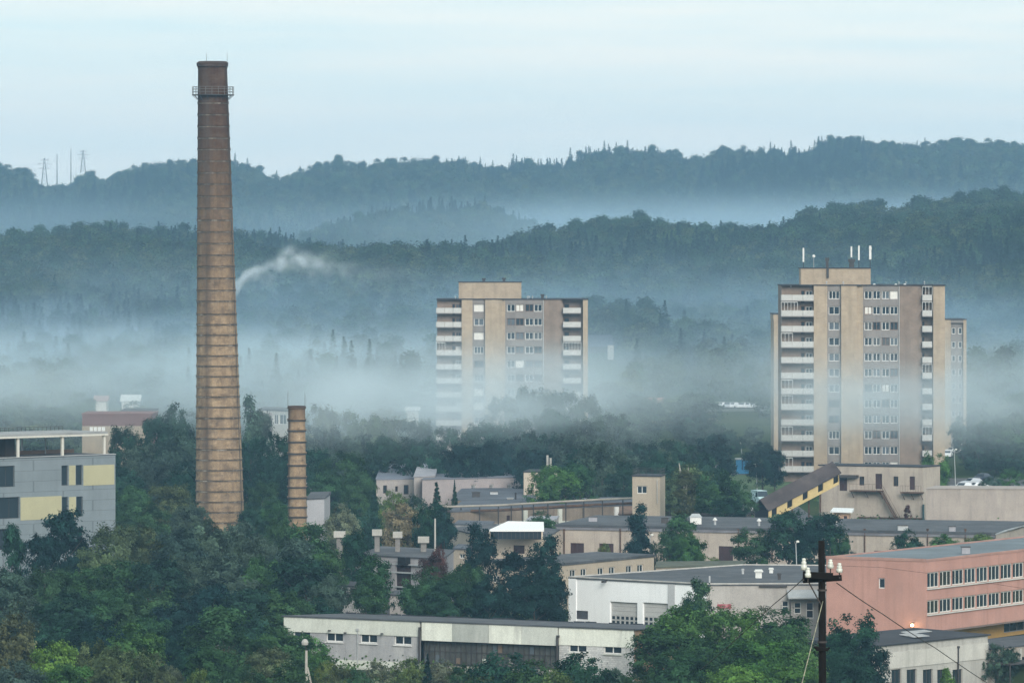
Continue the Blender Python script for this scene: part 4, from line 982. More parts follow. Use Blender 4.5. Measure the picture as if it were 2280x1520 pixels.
mast(1916, 547, 597, rt, 5, 'tallest slim white panel antenna on the penthouse roof', panel=.35)
mast(1941, 547, 600, rt, 4.5, 'thick white panel antenna at the corner of the penthouse roof', panel=.42, w=.2, dish=True)
def box_thing(name, label, cat, boxes, mat, loc, extra=None):
    o = thing(name, loc, label, cat); part(boxes, 'body', mat, o)
    if extra: part(extra[0], extra[1], extra[2], o)
    return o
def roof_stack(px, y0, y1, w, Y, dy, label, mat=METAL):
    x = XW(px, Y); z0, z1 = ZW(y1, Y), ZW(y0, Y); b = MB().box(x-w*.35, x+w*.35, Y+dy-w*.3, Y+dy+w*.3, z0, lerp(z0, z1, .7)); c = MB().box(x-w*.5, x+w*.5, Y+dy-w*.45, Y+dy+w*.45, lerp(z0, z1, .702), z1)
    box_thing('roof_vent', label, 'vent', b, mat, (x, Y+dy, z0), (c, 'cowl', mat))
roof_stack(1845, 574, 598, .7, rt, 5, 'dark cowled vent on the penthouse of the antenna-topped tower')
roof_stack(1900, 577, 599, 1.2, rt, 5.2, 'dark equipment box at the foot of an antenna on the penthouse roof')
x_ = XW(1845, rt); solo(MB().box(x_-.2, x_+.2, rt+2.9, rt+3.17, ZW(619, rt), ZW(598, rt)), 'wall_duct', METAL, (x_, rt+3, ZW(619, rt)), 'dark narrow duct hanging down the penthouse wall', 'duct')
for k, (px, py) in enumerate(((1948, 634), (1996, 634), (2016, 634), (1762, 636))):
    x = XW(px, rt); z = ZW(py, rt)-.35; mb = MB().lathe([(.3, z), (.34, z+.25), (.22, z+.45), (.03, z+.55)], 10, (x, rt+1.8)); 
    solo(mb, 'vent_cap', WHITEF, (x, rt+1.8, z), ['pale vent cap on the tower roof beside the penthouse corner', 'pale vent cap in the middle of the antenna-topped tower roof', 'pale vent cap on the tower roof, last before the brick end wall', 'pale vent cap on the tower roof above the white balconies'][k], 'vent', 'vent caps on the tower roof')
for k, (px, y0, y1) in enumerate(((1077, 620, 630), (1122, 619, 630), (1208, 655, 668))):
    roof_stack(px, y0, y1, .8, 1166, 5 if k < 2 else 1.5, ['dark cowled vent on the misty tower penthouse, over its middle', 'dark cowled vent on the misty tower penthouse, nearer its lit end', 'dark vent on the lower roof of the misty tower'][k])
# ---------------------------------------------------------------- beige boiler house with its covered conveyor
BEIGE = surf('beige_plaster', (.44, .385, .33), var=.18, scale=.25, stain=(.27, .235, .21), stainamt=.75, streak=.55)
BEIGE2 = surf('pink_beige_plaster', (.40, .35, .315), var=.16, scale=.22, stain=(.28, .245, .23), stainamt=.65, streak=.45)
TARRED = surf('tarred_boards', (.07, .06, .055), var=.3)
BFELT = surf('brown_felt', (.075, .06, .06), var=.35, scale=.3, stain=(.13, .11, .1), stainamt=.5)
def plain(name, label, cat, roofpx, h, wallmat, roofmat, nfront=1, z0=0, over=.12, th=.16, wins=(), doors=(), group=None, frame=None, wcols=2, parapet=None, roofz=None):
    """building from the pixels of its roof corners; wins/doors: (facade index, x0,y0,x1,y1)"""
    pts = poly_xy(roofpx, h); t = house(name, label, cat, pts, h, z0, group); fs = []
    for i in range(nfront):
        f = Facade(pts[i], pts[i+1], z0, h); fs.append(f)
    W = [(fs[q[0]], fs[q[0]].hole(fs[q[0]].rect(*q[1:]))) for q in wins]; D = [(fs[q[0]], fs[q[0]].hole(fs[q[0]].rect(*q[1:]))) for q in doors]
    for f in fs: part(f.sheet(MB()), 'wall', wallmat, t)
    for f, r in W: window(f, r, t, wcols, 1, frame or WHITEF, GLASS, fw=.1, depth=.15)
    for f, r in D:
        m = MB(); n = max(2, int((r[1]-r[0])/.5))
        for k in range(n): f.slab(m, lerp(r[0], r[1], k/n)+.01, lerp(r[0], r[1], (k+1)/n)-.01, r[2]+.01, r[3]-.01, -.2, -.12)
        part(m, 'door', surf('door_brown', (.055, .032, .035), var=.3), t)
    part(back_walls(MB(), pts, tuple(range(nfront)), z0, h), 'back_wall', wallmat, t)
    roof(t, pts, h+.002, roofmat, over, th, [h+v for v in roofz] if roofz else None)
    return t, fs, pts
def boiler():
    h = 8.6
    t, fs, pts = plain('boiler_house', 'beige two-storey boiler house with an outside stair and small dark windows', 'building', [(1824, 1036), (2055, 1040), (2093, 1037), (1870, 1033)], h, BEIGE, ROOFDARK, 2,
          wins=[(0, 1913, 1060, 1924, 1080), (0, 1989, 1060, 2000, 1082)], doors=[(0, 1869, 1061, 1886, 1092), (0, 2025, 1060, 2037, 1090), (0, 1949, 1054, 1964, 1088)], frame=surf('dark_frame', (.09, .06, .05)))
    f = fs[0]
    for a, b, y in ((1899, 1968, 1090), (2012, 2058, 1094)):
        m = MB(); u0, z = f.uv(a, y); u1, _ = f.uv(b, y); f.slab(m, u0, u1, z-.18, z, .003, 1.6)
        for u in (u0+.2, (u0+u1)/2, u1-.2): m.tube(f.pt(u, z-1.2, .02), f.pt(u, z-.185, 1.4), .05, .05, 5)
        pl = part(m, 'platform', RUST, t)
        m = MB()
        for k in range(9): u = lerp(u0, u1, k/8); m.tube(f.pt(u, z, 1.55), f.pt(u, z+1, 1.55), .022, .022, 4)
        m.tube(f.pt(u0, z+1, 1.55), f.pt(u1, z+1, 1.55), .025, .025, 4); part(m, 'railing', RUST, t)
    m = MB(); u0, z1 = f.uv(1966, 1092); u1, z0 = f.uv(2008, 1168)
    for o in (.5, 1.3):
        m.tube(f.pt(u0, z1, o), f.pt(u1, z0, o), .10, .10, 5); m.tube(f.pt(u0, z1+1, o), f.pt(u1, z0+1, o), .03, .03, 5)
    for k in range(26):
        u, z = lerp(u0, u1, k/25), lerp(z1, z0, k/25); f.slab(m, u-.12, u+.12, z, z+.04, .5, 1.3)
        if k % 3 == 0: m.tube(f.pt(u, z, 1.3), f.pt(u, z+1, 1.3), .02, .02, 4)
    part(m, 'stair', RUST, t)
    m = MB(); r = f.rect(1858, 1056, 1912, 1062); f.slab(m, r[0], r[1], r[2], r[3], .003, 1.2); part(m, 'canopy', METAL, t)
    for z, o in ((f.uv(1950, 1152)[1], .3), (f.uv(1950, 1160)[1], .5)):
        m = MB(); a, b = f.uv(1912, 1150)[0], f.uv(2060, 1150)[0]; m.tube(f.pt(a, z, o), f.pt(b, z, o), .14, .14, 8); part(m, 'steam_pipe', RUST, t)
    m = MB(); u, z = f.uv(2058, 1122); _, zb = f.uv(2058, 1166); m.tube(f.pt(u, zb, .4), f.pt(u, z, .4), .16, .16, 8); part(m, 'waste_pipe', surf('green_pipe', (.05, .09, .09)), t)
    # tufts grow in the gutter: weeds (a plant of its own)
    hb = 6.2
    plain('coal_store', 'long blank beige store wall joining the boiler house', 'building', [(2062, 1088), (2282, 1089), (2300, 1083), (2085, 1082)], hb, BEIGE2, BEIGE2, 1, th=.1)
boiler()
def conveyor():
    Y1, Y0 = 893, 884; a = P(1712, 1160, Y0); b = P(1868, 1078, Y1); d = (b-a); n = Vector((d.y, -d.x, 0)).normalized(); L = d.length; u = d.normalized()
    t = thing('conveyor_gallery', (a+b)/2, 'sloping yellow conveyor gallery with a brown roof leading up to the boiler house', 'gallery')
    W = 3.2; hgt = 1.7; up = Vector((0, 0, 1))
    wall = MB(); cells = []; m = MB()
    f0 = lambda s, z, o: a+u*(s*L)+up*z-n*o       # o: depth behind the side that faces the yard
    ops = [.02, .24, .46, .68, .90]
    # side wall in strips with five openings under the eaves
    ed = [0]
    for o in ops: ed += [o+.02, o+.095]
    ed = sorted(set(min(1, e) for e in ed))+[1.0]
    for i, (p, q) in enumerate(zip(ed, ed[1:])):
        if q-p < .002: continue
        top = hgt if not any(abs((p+q)/2-(o+.055)) < .02 for o in ops) else hgt*.25
        wall.add([f0(p, 0, 0), f0(q, 0, 0), f0(q, top, 0), f0(p, top, 0), f0(p, 0, .15), f0(q, 0, .15), f0(q, top, .15), f0(p, top, .15)], [(0, 1, 2, 3), (5, 4, 7, 6), (3, 2, 6, 7), (0, 3, 7, 4), (1, 5, 6, 2)])
    part(wall, 'side_wall', surf('cream_boards', (.60, .46, .22), var=.12, scale=.5, stain=(.48, .36, .2), stainamt=.5, streak=.2), t)
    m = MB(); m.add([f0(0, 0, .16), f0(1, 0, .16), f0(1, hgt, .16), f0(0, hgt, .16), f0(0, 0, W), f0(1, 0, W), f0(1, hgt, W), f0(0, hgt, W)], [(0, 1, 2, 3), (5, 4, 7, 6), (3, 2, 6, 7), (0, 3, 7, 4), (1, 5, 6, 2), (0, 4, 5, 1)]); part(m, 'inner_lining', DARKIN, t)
    m = MB(); e = .25; rz = 1.55
    m.add([f0(-.02, hgt-.12, -e), f0(1.02, hgt-.12, -e), f0(1.02, hgt+rz, W*.55), f0(-.02, hgt+rz, W*.55), f0(1.02, hgt-.1, W+e), f0(-.02, hgt-.1, W+e),
           f0(-.02, hgt+.02, -e), f0(1.02, hgt+.02, -e), f0(1.02, hgt+rz+.15, W*.55), f0(-.02, hgt+rz+.15, W*.55), f0(1.02, hgt+.02, W+e), f0(-.02, hgt+.02, W+e)],
          [(6, 7, 8, 9), (9, 8, 10, 11), (0, 6, 9, 3), (3, 9, 11, 5), (1, 2, 8, 7), (2, 4, 10, 8), (0, 1, 7, 6), (4, 5, 11, 10), (0, 3, 2, 1), (3, 5, 4, 2)])
    part(m, 'roof', surf('brown_felt', (.075, .06, .06), var=.35, scale=.3, stain=(.13, .11, .1), stainamt=.5), t)
    m = MB()
    for s in (.35, .75):
        for o in (.3, W-.3): m.tube(f0(s, 0, o), Vector((f0(s, 0, o).x, f0(s, 0, o).y, -.3)), .14, .14, 6)
    part(m, 'trestle', RUST, t)
conveyor()
# ---------------------------------------------------------------- the long beige workshop across the middle
def workshop():
    h = 5.03
    t, fs, pts = plain('workshop_building', 'very long beige workshop with a grey roof, brown doors and downpipes, across the middle', 'building', [(1240, 1172), (2216, 1191), (2296, 1166), (1330, 1152)], h, BEIGE, ASPHALT, 1,
         doors=[(0, 1270, 1208, 1300, 1234), (0, 1334, 1209, 1366, 1236), (0, 1600, 1215, 1632, 1252), (0, 1946, 1225, 1984, 1252), (0, 1867, 1224, 1890, 1250)], th=.35, over=.25)
    for px in (1257, 1382, 1645, 1720, 1926, 2066, 2150): downpipe(fs[0], px, t, 1180, 1250, RUST, .09, .14)
    m = MB(); f = fs[0]; f.slab(m, 0, f.L, h-.35, h-.02, .003, .2); part(m, 'eaves_board', surf('eaves_grey', (.2, .2, .22), var=.3), t)
    for k, (px, py) in enumerate(((1592, 1168), (1862, 1172), (1690, 1170))):
        p = RZ(px, py, h+.35); o = thing('roof_cowl', p, ['white pot-shaped cowl on the workshop roof near the conveyor foot', 'pale cowl on the workshop roof below the steam pipes', 'small pale cowl on the workshop roof by the yellow gallery'][k], 'vent')
        part(MB().tube(p, p+Vector((0, 0, .6)), .16, .16, 8), 'shaft', GALV, o); part(MB().lathe([(.3, p.z+.602), (.3, p.z+.75), (.05, p.z+1.0)], 10, (p.x, p.y)), 'cap', WHITEF, o)
    # rooftop cabin, white
    p = RZ(1549, 1166, h+.35); o = thing('roof_cabin', p, 'small whitish cabin with a pitched cap standing on the workshop roof', 'cabin')
    part(MB().box(p.x-.75, p.x+.75, p.y-.7, p.y+.7, p.z, p.z+.95), 'body', WHITEF, o); m = MB(); z = p.z+.953
    m.add([(p.x-.85, p.y-.8, z), (p.x+.85, p.y-.8, z), (p.x+.85, p.y+.8, z), (p.x-.85, p.y+.8, z), (p.x-.5, p.y, z+.45), (p.x+.5, p.y, z+.45)], [(0, 3, 2, 1), (0, 1, 5, 4), (1, 2, 5), (2, 3, 4, 5), (3, 0, 4)]); part(m, 'cap', GALV, o)
workshop()
plain('gabled_hall', 'beige hall with a pale sloping roof edge beyond the end of the workshop', 'building', [(2217, 1190), (2340, 1152), (2360, 1150), (2240, 1182)], 5.4, BEIGE, GALV, 1, wins=[(0, 2228, 1212, 2236, 1222), (0, 2252, 1203, 2258, 1222)], wcols=1)
# beige office wing with six white windows
plain('beige_wing', 'beige two-sided wing with a row of white double windows under a grey flat roof', 'building', [(1085, 1251), (1247, 1259), (1456, 1239), (1330, 1233)], 5.3, surf('sand_plaster', (.44, .375, .30), var=.1, scale=.25, stain=(.4, .33, .25), stainamt=.5, streak=.25), ASPHALT, 2,
      wins=[(1, x, y, x+14, y+17) for x, y in ((1269, 1268), (1293, 1266), (1331, 1264), (1356, 1262), (1394, 1259), (1419, 1257))]+[(0, 1096, 1280, 1112, 1296)], th=.3)
# ---------------------------------------------------------------- white-roofed pavilion
def pavilion():
    t, fs, pts = plain('pavilion_base', 'cream single-storey building carrying a white-roofed glazed rooftop room', 'building', [(1000, 1177), (1088, 1198), (1212, 1200), (1245, 1180), (1100, 1168)], 4.6, surf('cream_plaster', (.55, .47, .38), var=.1, scale=.3, stain=(.42, .36, .3), stainamt=.5), ASPHALT, 2, doors=[(1, 1143, 1213, 1168, 1232)])
    h = 4.78; A = RZ(1090, 1200, h); B = RZ(1207, 1200, h); A.y += .4; B.y += .4
    q = rect_plan(A, B, 5); o = thing('rooftop_room', (*mid(q), h), 'glazed rooftop room under a bright white slanted metal roof', 'pavilion')
    f = Facade(A, B, h, h+1.0); m = MB(); g = MB(); f.slab(g, .05, f.L-.05, h, h+1., -.2, -.15); part(g, 'glazing', GLASS, o)
    for k in range(13): u = lerp(0, f.L, k/12); f.slab(m, max(0, u-.04), min(f.L, u+.04), h, h+1.0, -.14, -.08)
    part(m, 'mullions', METAL, o)
    z = h+1.0; m = MB(); pts2 = offset_poly(q, .25); zt = [z+.16, z+.22, z+1.0, z+1.1]; pts2[3] = pts2[3].lerp(pts2[2], .36); m.prism(pts2, z, zt); part(m, 'roof', surf('bright_sheet', (.74, .75, .74), var=.02, rough=.4, fine=.03), o)
    m = MB()
    for u in (0, f.L): f.slab(m, u-.1, u+.1, h, z-.002, .003, .15)
    part(m, 'corner_post', surf('cream_plaster', ()), o)
pavilion()
# ---------------------------------------------------------------- grey workshop with white ventilation boxes
def vents():
    t, fs, pts = plain('grey_workshop', 'low grey workshop with a black gateway, below four white ventilation boxes', 'building', [(800, 1236), (985, 1246), (1010, 1226), (850, 1218)], 6.0, surf('grey_plaster', (.36, .35, .36), var=.2, scale=.3, stain=(.22, .22, .23), stainamt=.5, streak=.3), ASPHALT, 1, doors=[(0, 880, 1256, 915, 1312)], wins=[(0, 838, 1258, 868, 1266), (0, 940, 1290, 962, 1306)])
    f = fs[0]; m = MB()
    for y in (1250, 1268, 1300):
        r = f.rect(822, y, 990, y+3); f.slab(m, r[0], r[1], r[2], r[3], .003, .35)
    part(m, 'ledge', GALV, t)
    m = MB(); r = f.rect(876, 1246, 884, 1320); f.slab(m, r[0], r[1], r[2], r[3], .004, .3); part(m, 'gate_post', surf('grey_plaster', ()), t)
    m = MB(); r = f.rect(896, 1239, 914, 1256); f.slab(m, r[0], r[1], r[2], r[3], .004, .8); part(m, 'dark_box', DARKIN, t)
    Y = 700
    for k, (px, py, w) in enumerate(((754, 1186, 26), (838, 1182, 22), (884, 1187, 21), (942, 1198, 25))):
        x = XW(px, Y); W = w/2*Y/F; z = ZW(py, Y); hh = .72; zb = 6.1 if k else 3.0; p = (x, Y+4, zb)
        o = thing('ventilation_box', p, ['white louvred ventilation box standing alone among the trees', 'white ventilation box on a tall shaft at the workshop corner', 'white ventilation box on a shaft, between the corner one and the low one', 'lowest white ventilation box, over the middle of the grey workshop'][k], 'vent', 0, 'ventilation boxes over the grey workshop')
        m = MB().box(x-W, x+W, Y+3.3, Y+4.7, z-hh, z); part(m, 'hood', surf('vent_cream', (.42, .41, .38), var=.2, scale=1, stain=(.28, .27, .25), stainamt=.5), o)
        m = MB().box(x-W*.5, x+W*.5, Y+3.6, Y+4.4, zb, z-hh-.002); part(m, 'shaft', surf('shaft_grey', (.22, .21, .2), var=.2), o)
    x = XW(968, Y); solo(MB().tube((x, Y+3, 5.9), (x, Y+3, 10.2), .12, .1, 8), 'concrete_post', surf('vent_cream', ()), (x, Y+3, 5.9), 'thin pale post beside the low ventilation box', 'post')
vents()
plain('yard_outbuilding', 'small whitish outbuilding with a dark roof between trees behind the long white building', 'building', [(755, 1304), (820, 1310), (840, 1300), (775, 1296)], 4.0, surf('whitish_plaster', (.50, .47, .45), var=.15, scale=.4, stain=(.35, .33, .32), stainamt=.5), ROOFDARK, 1, doors=[(0, 778, 1308, 798, 1324)])
plain('yard_wall_house', 'low beige shed with a light gate among the trees behind the long white building', 'shed', [(868, 1325), (925, 1329), (938, 1320), (880, 1316)], 2.7, surf('whitish_plaster', ()), ASPHALT, 1)
# ---------------------------------------------------------------- brown hall with pipes, little tower house, rows behind
BROWNW = surf('brown_plaster', (.22, .18, .145), var=.3, scale=.3, stain=(.12, .1, .085), stainamt=.6, streak=.5)
t_, fs_, _ = plain('brown_hall', 'long low brown-walled hall with a dark roof and pipes running along it', 'building', [(1003, 1140), (1482, 1122), (1500, 1106), (1030, 1118)], 3.6, BROWNW, surf('slate_felt', (.10, .11, .13), var=.3, scale=.2), 1, doors=[(0, 1128, 1147, 1136, 1165)], th=.25)
def brown_extras():
    f = fs_[0]
    m = MB(); r = f.rect(1005, 1150, 1480, 1154); f.slab(m, .3, f.L-.3, r[2], r[2]+.25, .003, .5); part(m, 'ledge', surf('pale_concrete', ()), t_)
    for px, m_ in ((1168, surf('pale_concrete', ())), (1245, surf('pale_concrete', ())), (1300, BROWNW), (1371, WHITEF)):
        m = MB(); r = f.rect(px-4, 1128, px+4, 1165); f.slab(m, r[0], r[1], 0, 3.5, .004, .32); part(m, 'buttress', m_, t_)
    # pipeline on trestles along the hall
    Y = 862; o = thing('pipeline', (XW(1200, Y), Y-3, 0), 'rusty heating pipeline on posts running past the brown hall', 'pipeline')
    pts = [P(x, y, Y-2) for x, y in ((985, 1128), (1120, 1124), (1200, 1119), (1330, 1112), (1478, 1106))]
    m = MB().path(pts, .16, 8); part(m, 'upper_pipe', surf('lagging', (.33, .30, .26), var=.3, scale=.6), o)
    m = MB().path([p+Vector((0, .6, -.75)) for p in pts], .2, 8); part(m, 'lower_pipe', RUST, o)
    for k in range(14):
        s = k/13*4; i = min(3, int(s)); p = pts[i].lerp(pts[i+1], s-i); m = MB().tube((p.x, p.y+.3, -.2), (p.x, p.y+.3, p.z-.17), .09, .09, 6); m.box(p.x-.08, p.x+.08, p.y-.2, p.y+.9, p.z-.3, p.z-.18); part(m, 'trestle', METAL, o)
    plain('flat_roof_annex', 'flat slate-roofed annex in front of the grey row, left of the pipeline', 'building', [(1005, 1114), (1190, 1112), (1200, 1088), (1030, 1088)], 3.2, BROWNW, surf('slate_felt', ()), 1)
    px, Y2 = 1148, 895; x = XW(px, Y2); z = 3.4
    q = thing('roof_pipe', (x, Y2, z), 'dark slim pipe standing on the slate annex roof beside a pale box', 'pipe'); part(MB().tube((x, Y2, z), (x, Y2, z+1.3), .13, .13, 8), 'shaft', METAL, q); part(MB().tube((x, Y2, z+1.302), (x, Y2, z+1.5), .2, .16, 8), 'cap', METAL, q)
    x = XW(1136, Y2); q = thing('roof_box', (x, Y2, z), 'pale box with a slanted lid on the slate annex roof', 'vent'); part(MB().box(x-.45, x+.45, Y2-.4, Y2+.4, z, z+.6), 'body', surf('vent_cream', ()), q); part(MB().box(x-.55, x+.55, Y2-.5, Y2+.5, z+.602, z+.7), 'lid', GALV, q)
brown_extras()
def tower_house():
    h = 9.3
    t, fs, pts = plain('tower_house', 'small cube-like beige tower house with one white window and a railed roof', 'building', [(1408, 1060), (1470, 1061), (1481, 1057), (1420, 1056)], h, surf('sand_plaster', ()), ROOFDARK, 2, wins=[(0, 1418, 1081, 1440, 1098)])
    q = offset_poly(pts, -.1); m = MB()
    for a, b in zip(q, q[1:]+q[:1]):
        for k in range(4): p = a.lerp(b, k/4); m.tube((p.x, p.y, h+.16), (p.x, p.y, h+1.0), .03, .03, 4)
        for z in (.6, 1.0): m.tube((a.x, a.y, h+z), (b.x, b.y, h+z), .025, .025, 4)
    part(m, 'roof_railing', METAL, t)
    f = fs[0]; m = MB(); u, z = f.uv(1464, 1068); m.tube(f.pt(u, z-3.4, .15), f.pt(u, z, .15), .05, .05, 6); part(m, 'downpipe', GALV, t)
tower_house()
def bluish():
    # grey row: metal hipped roof, then a long flat part
    plain('grey_row', 'long pinkish-grey flat-roofed row behind the slate annex', 'building', [(940, 1068), (1175, 1062), (1200, 1052), (960, 1056)], 4.9, surf('pinkish_plaster', (.36, .32, .32), var=.12, scale=.3, stain=(.27, .25, .25), stainamt=.5), surf('blue_felt', (.16, .17, .20), var=.25, scale=.2), 1, wins=[(0, x, 1078, x+9, 1090) for x in (1050, 1090, 1130)])
    t, fs, pts = plain('blue_roofed_row', 'old single-storey house with a bluish sheet-metal roof and arched dark windows', 'building', [(838, 1068), (952, 1066), (965, 1054), (850, 1056)], 4.2, surf('lilac_plaster', (.40, .37, .36), var=.15, scale=.3, stain=(.55, .5, .42), stainamt=.5), surf('blue_sheet', (.20, .22, .27), var=.15, scale=.4, rough=.5), 1, wins=[(0, 853, 1080, 862, 1098), (0, 880, 1082, 886, 1094), (0, 899, 1079, 910, 1100)], wcols=1, frame=surf('dark_frame', ()), roofz=[.1, .1, 1.7, 1.7], th=.1)
    plain('wedge_shed', 'small tilted sheet-metal shed roof joining the bluish roof', 'shed', [(922, 1062), (968, 1060), (972, 1050), (930, 1052)], 5.2, surf('lilac_plaster', ()), surf('pale_sheet', (.33, .33, .36), var=.15), 1, roofz=[.05, .1, .7, .9], th=.1)
    plain('far_shed', 'long low shed with a bluish-grey roof passing behind both chimneys', 'shed', [(548, 1064), (722, 1064), (735, 1048), (560, 1048)], 4.0, surf('lilac_plaster', ()), surf('blue_sheet', ()), 1, roofz=[.05, .05, .8, .8], th=.1)
    plain('grey_gable', 'plain light grey gable wall showing right of the short chimney', 'shed', [(683, 1112), (722, 1110), (735, 1101), (694, 1102)], 6.4, surf('light_grey_render', (.40, .40, .42), var=.08, scale=.3), ASPHALT, 1, roofz=[.1, .1, .4, .4], th=.1)
    plain('yellow_annex', 'small cream annex peeping over a bright bushy tree', 'building', [(1166, 1051), (1262, 1052), (1275, 1047), (1180, 1046)], 6.9, surf('cream_plaster', ()), ROOFDARK, 1, wins=[(0, 1240, 1058, 1250, 1066)])
    plain('dark_yard_shed', 'dark open-fronted yard shed left of the conveyor foot', 'shed', [(1480, 1141), (1660, 1150), (1680, 1138), (1500, 1130)], 3.2, TARRED, BFELT, 1, wins=[(0, 1580, 1152, 1605, 1164)])
    t, fs, pts = plain('gatehouse', 'small reddish kiosk with a white canopy at the foot of the boiler house', 'kiosk', [(1856, 1140), (1890, 1141), (1894, 1137), (1862, 1136)], 3.6, surf('salmon_plaster', (.52, .34, .24), var=.15, scale=.5), surf('bright_sheet', ()), 1, doors=[(0, 1878, 1148, 1886, 1168)], roofz=[.05, .05, .3, .3], over=.5, th=.1)
bluish()
def clutter():
    for k, px in enumerate((1219, 1226)):
        Y = 935; x = XW(px, Y); z0 = 6.5; zt = ZW(1014 if k == 0 else 1020, Y); solo(MB().tube((x, Y+2, z0), (x, Y+2, zt), .2, .18, 8), 'pale_stack', surf('vent_cream', ()), (x, Y+2, z0), ['taller of two pale pipes rising behind the bright bushy tree', 'shorter of two pale pipes rising behind the bright bushy tree'][k], 'pipe')
    plain('low_store', 'low mossy-roofed store squeezed between the beige wing and the garage roof', 'shed', [(1460, 1264), (1650, 1259), (1660, 1250), (1464, 1252)], 3.6, surf('tan_plaster', (.32, .27, .21), var=.15), surf('mossy_felt', (.10, .11, .08), var=.4, scale=.5), 1, doors=[(0, 1482, 1266, 1530, 1276)])
    plain('patched_shed', 'small patched shed with a pale roof in front of the brown hall', 'shed', [(1172, 1160), (1236, 1158), (1244, 1150), (1182, 1151)], 3.0, surf('whitish_plaster', ()), surf('pale_sheet', ()), 1, doors=[(0, 1206, 1162, 1216, 1176)], wins=[(0, 1222, 1162, 1232, 1170)])
    plain('lean_to', 'rusty-roofed lean-to leaning on the brown hall below the tower house', 'shed', [(1378, 1146), (1460, 1142), (1466, 1134), (1384, 1137)], 3.1, BROWNW, surf('rusty_sheet', (.20, .12, .08), var=.4, scale=.6), 1, doors=[(0, 1400, 1148, 1412, 1162)], roofz=[.05, .05, .6, .6], th=.08)
    plain('grey_garage_row', 'row of low grey garages with dark doors behind the white-roofed pavilion', 'garage', [(1012, 1168), (1092, 1170), (1100, 1162), (1022, 1160)], 3.4, surf('grey_plaster', ()), surf('slate_felt', ()), 1, doors=[(0, x, 1174, x+12, 1190) for x in (1020, 1038, 1056, 1074)])
    plain('workshop_annex', 'small grey-roofed annex with two windows left of the beige wing', 'shed', [(1010, 1222), (1078, 1226), (1088, 1216), (1022, 1213)], 4.0, surf('sand_plaster', ()), surf('slate_felt', ()), 1, wins=[(0, 1022, 1232, 1034, 1242), (0, 1048, 1233, 1060, 1243)])
    plain('brick_shed', 'low dull brick shed beside the short chimney', 'shed', [(742, 1160), (800, 1162), (810, 1154), (752, 1152)], 3.6, surf('villa_brick', (.22, .17, .16), var=.2), ROOFDARK, 1, doors=[(0, 760, 1164, 770, 1178)])
    # crates and tanks on the roofs and in the yard
    g = random.Random(6); spots = [(1060, 1106, 3.36, 'grey box on the slate annex roof, near its edge'), (1100, 1100, 3.36, 'grey box in the middle of the slate annex roof'), (1320, 1160, 5.38, 'squat box on the workshop roof behind the columnar tree'), (1480, 1164, 5.38, 'squat box on the workshop roof beside the roof cabin'), (1760, 1178, 5.38, 'squat box on the workshop roof near the gallery foot'), (2010, 1180, 5.38, 'squat box on the workshop roof under the iron stair'), (2120, 1182, 5.38, 'squat box on the workshop roof below the blank store wall'),
             (2150, 1232, 9.62, 'small dark box on the pink building roof')]
    for px, py, h, lab in spots:
        p = RZ(px, py, h); w = g.uniform(.35, .7); hh = g.uniform(.4, .8); o = thing('roof_unit', p, lab, 'roof unit')
        part(MB().box(p.x-w, p.x+w, p.y-.5, p.y+.5, p.z, p.z+hh), 'body', g.choice((GALV, METAL, surf('pale_sheet', ()))), o); part(MB().box(p.x-w-.08, p.x+w+.08, p.y-.58, p.y+.58, p.z+hh+.003, p.z+hh+.08), 'lid', METAL, o)
clutter()
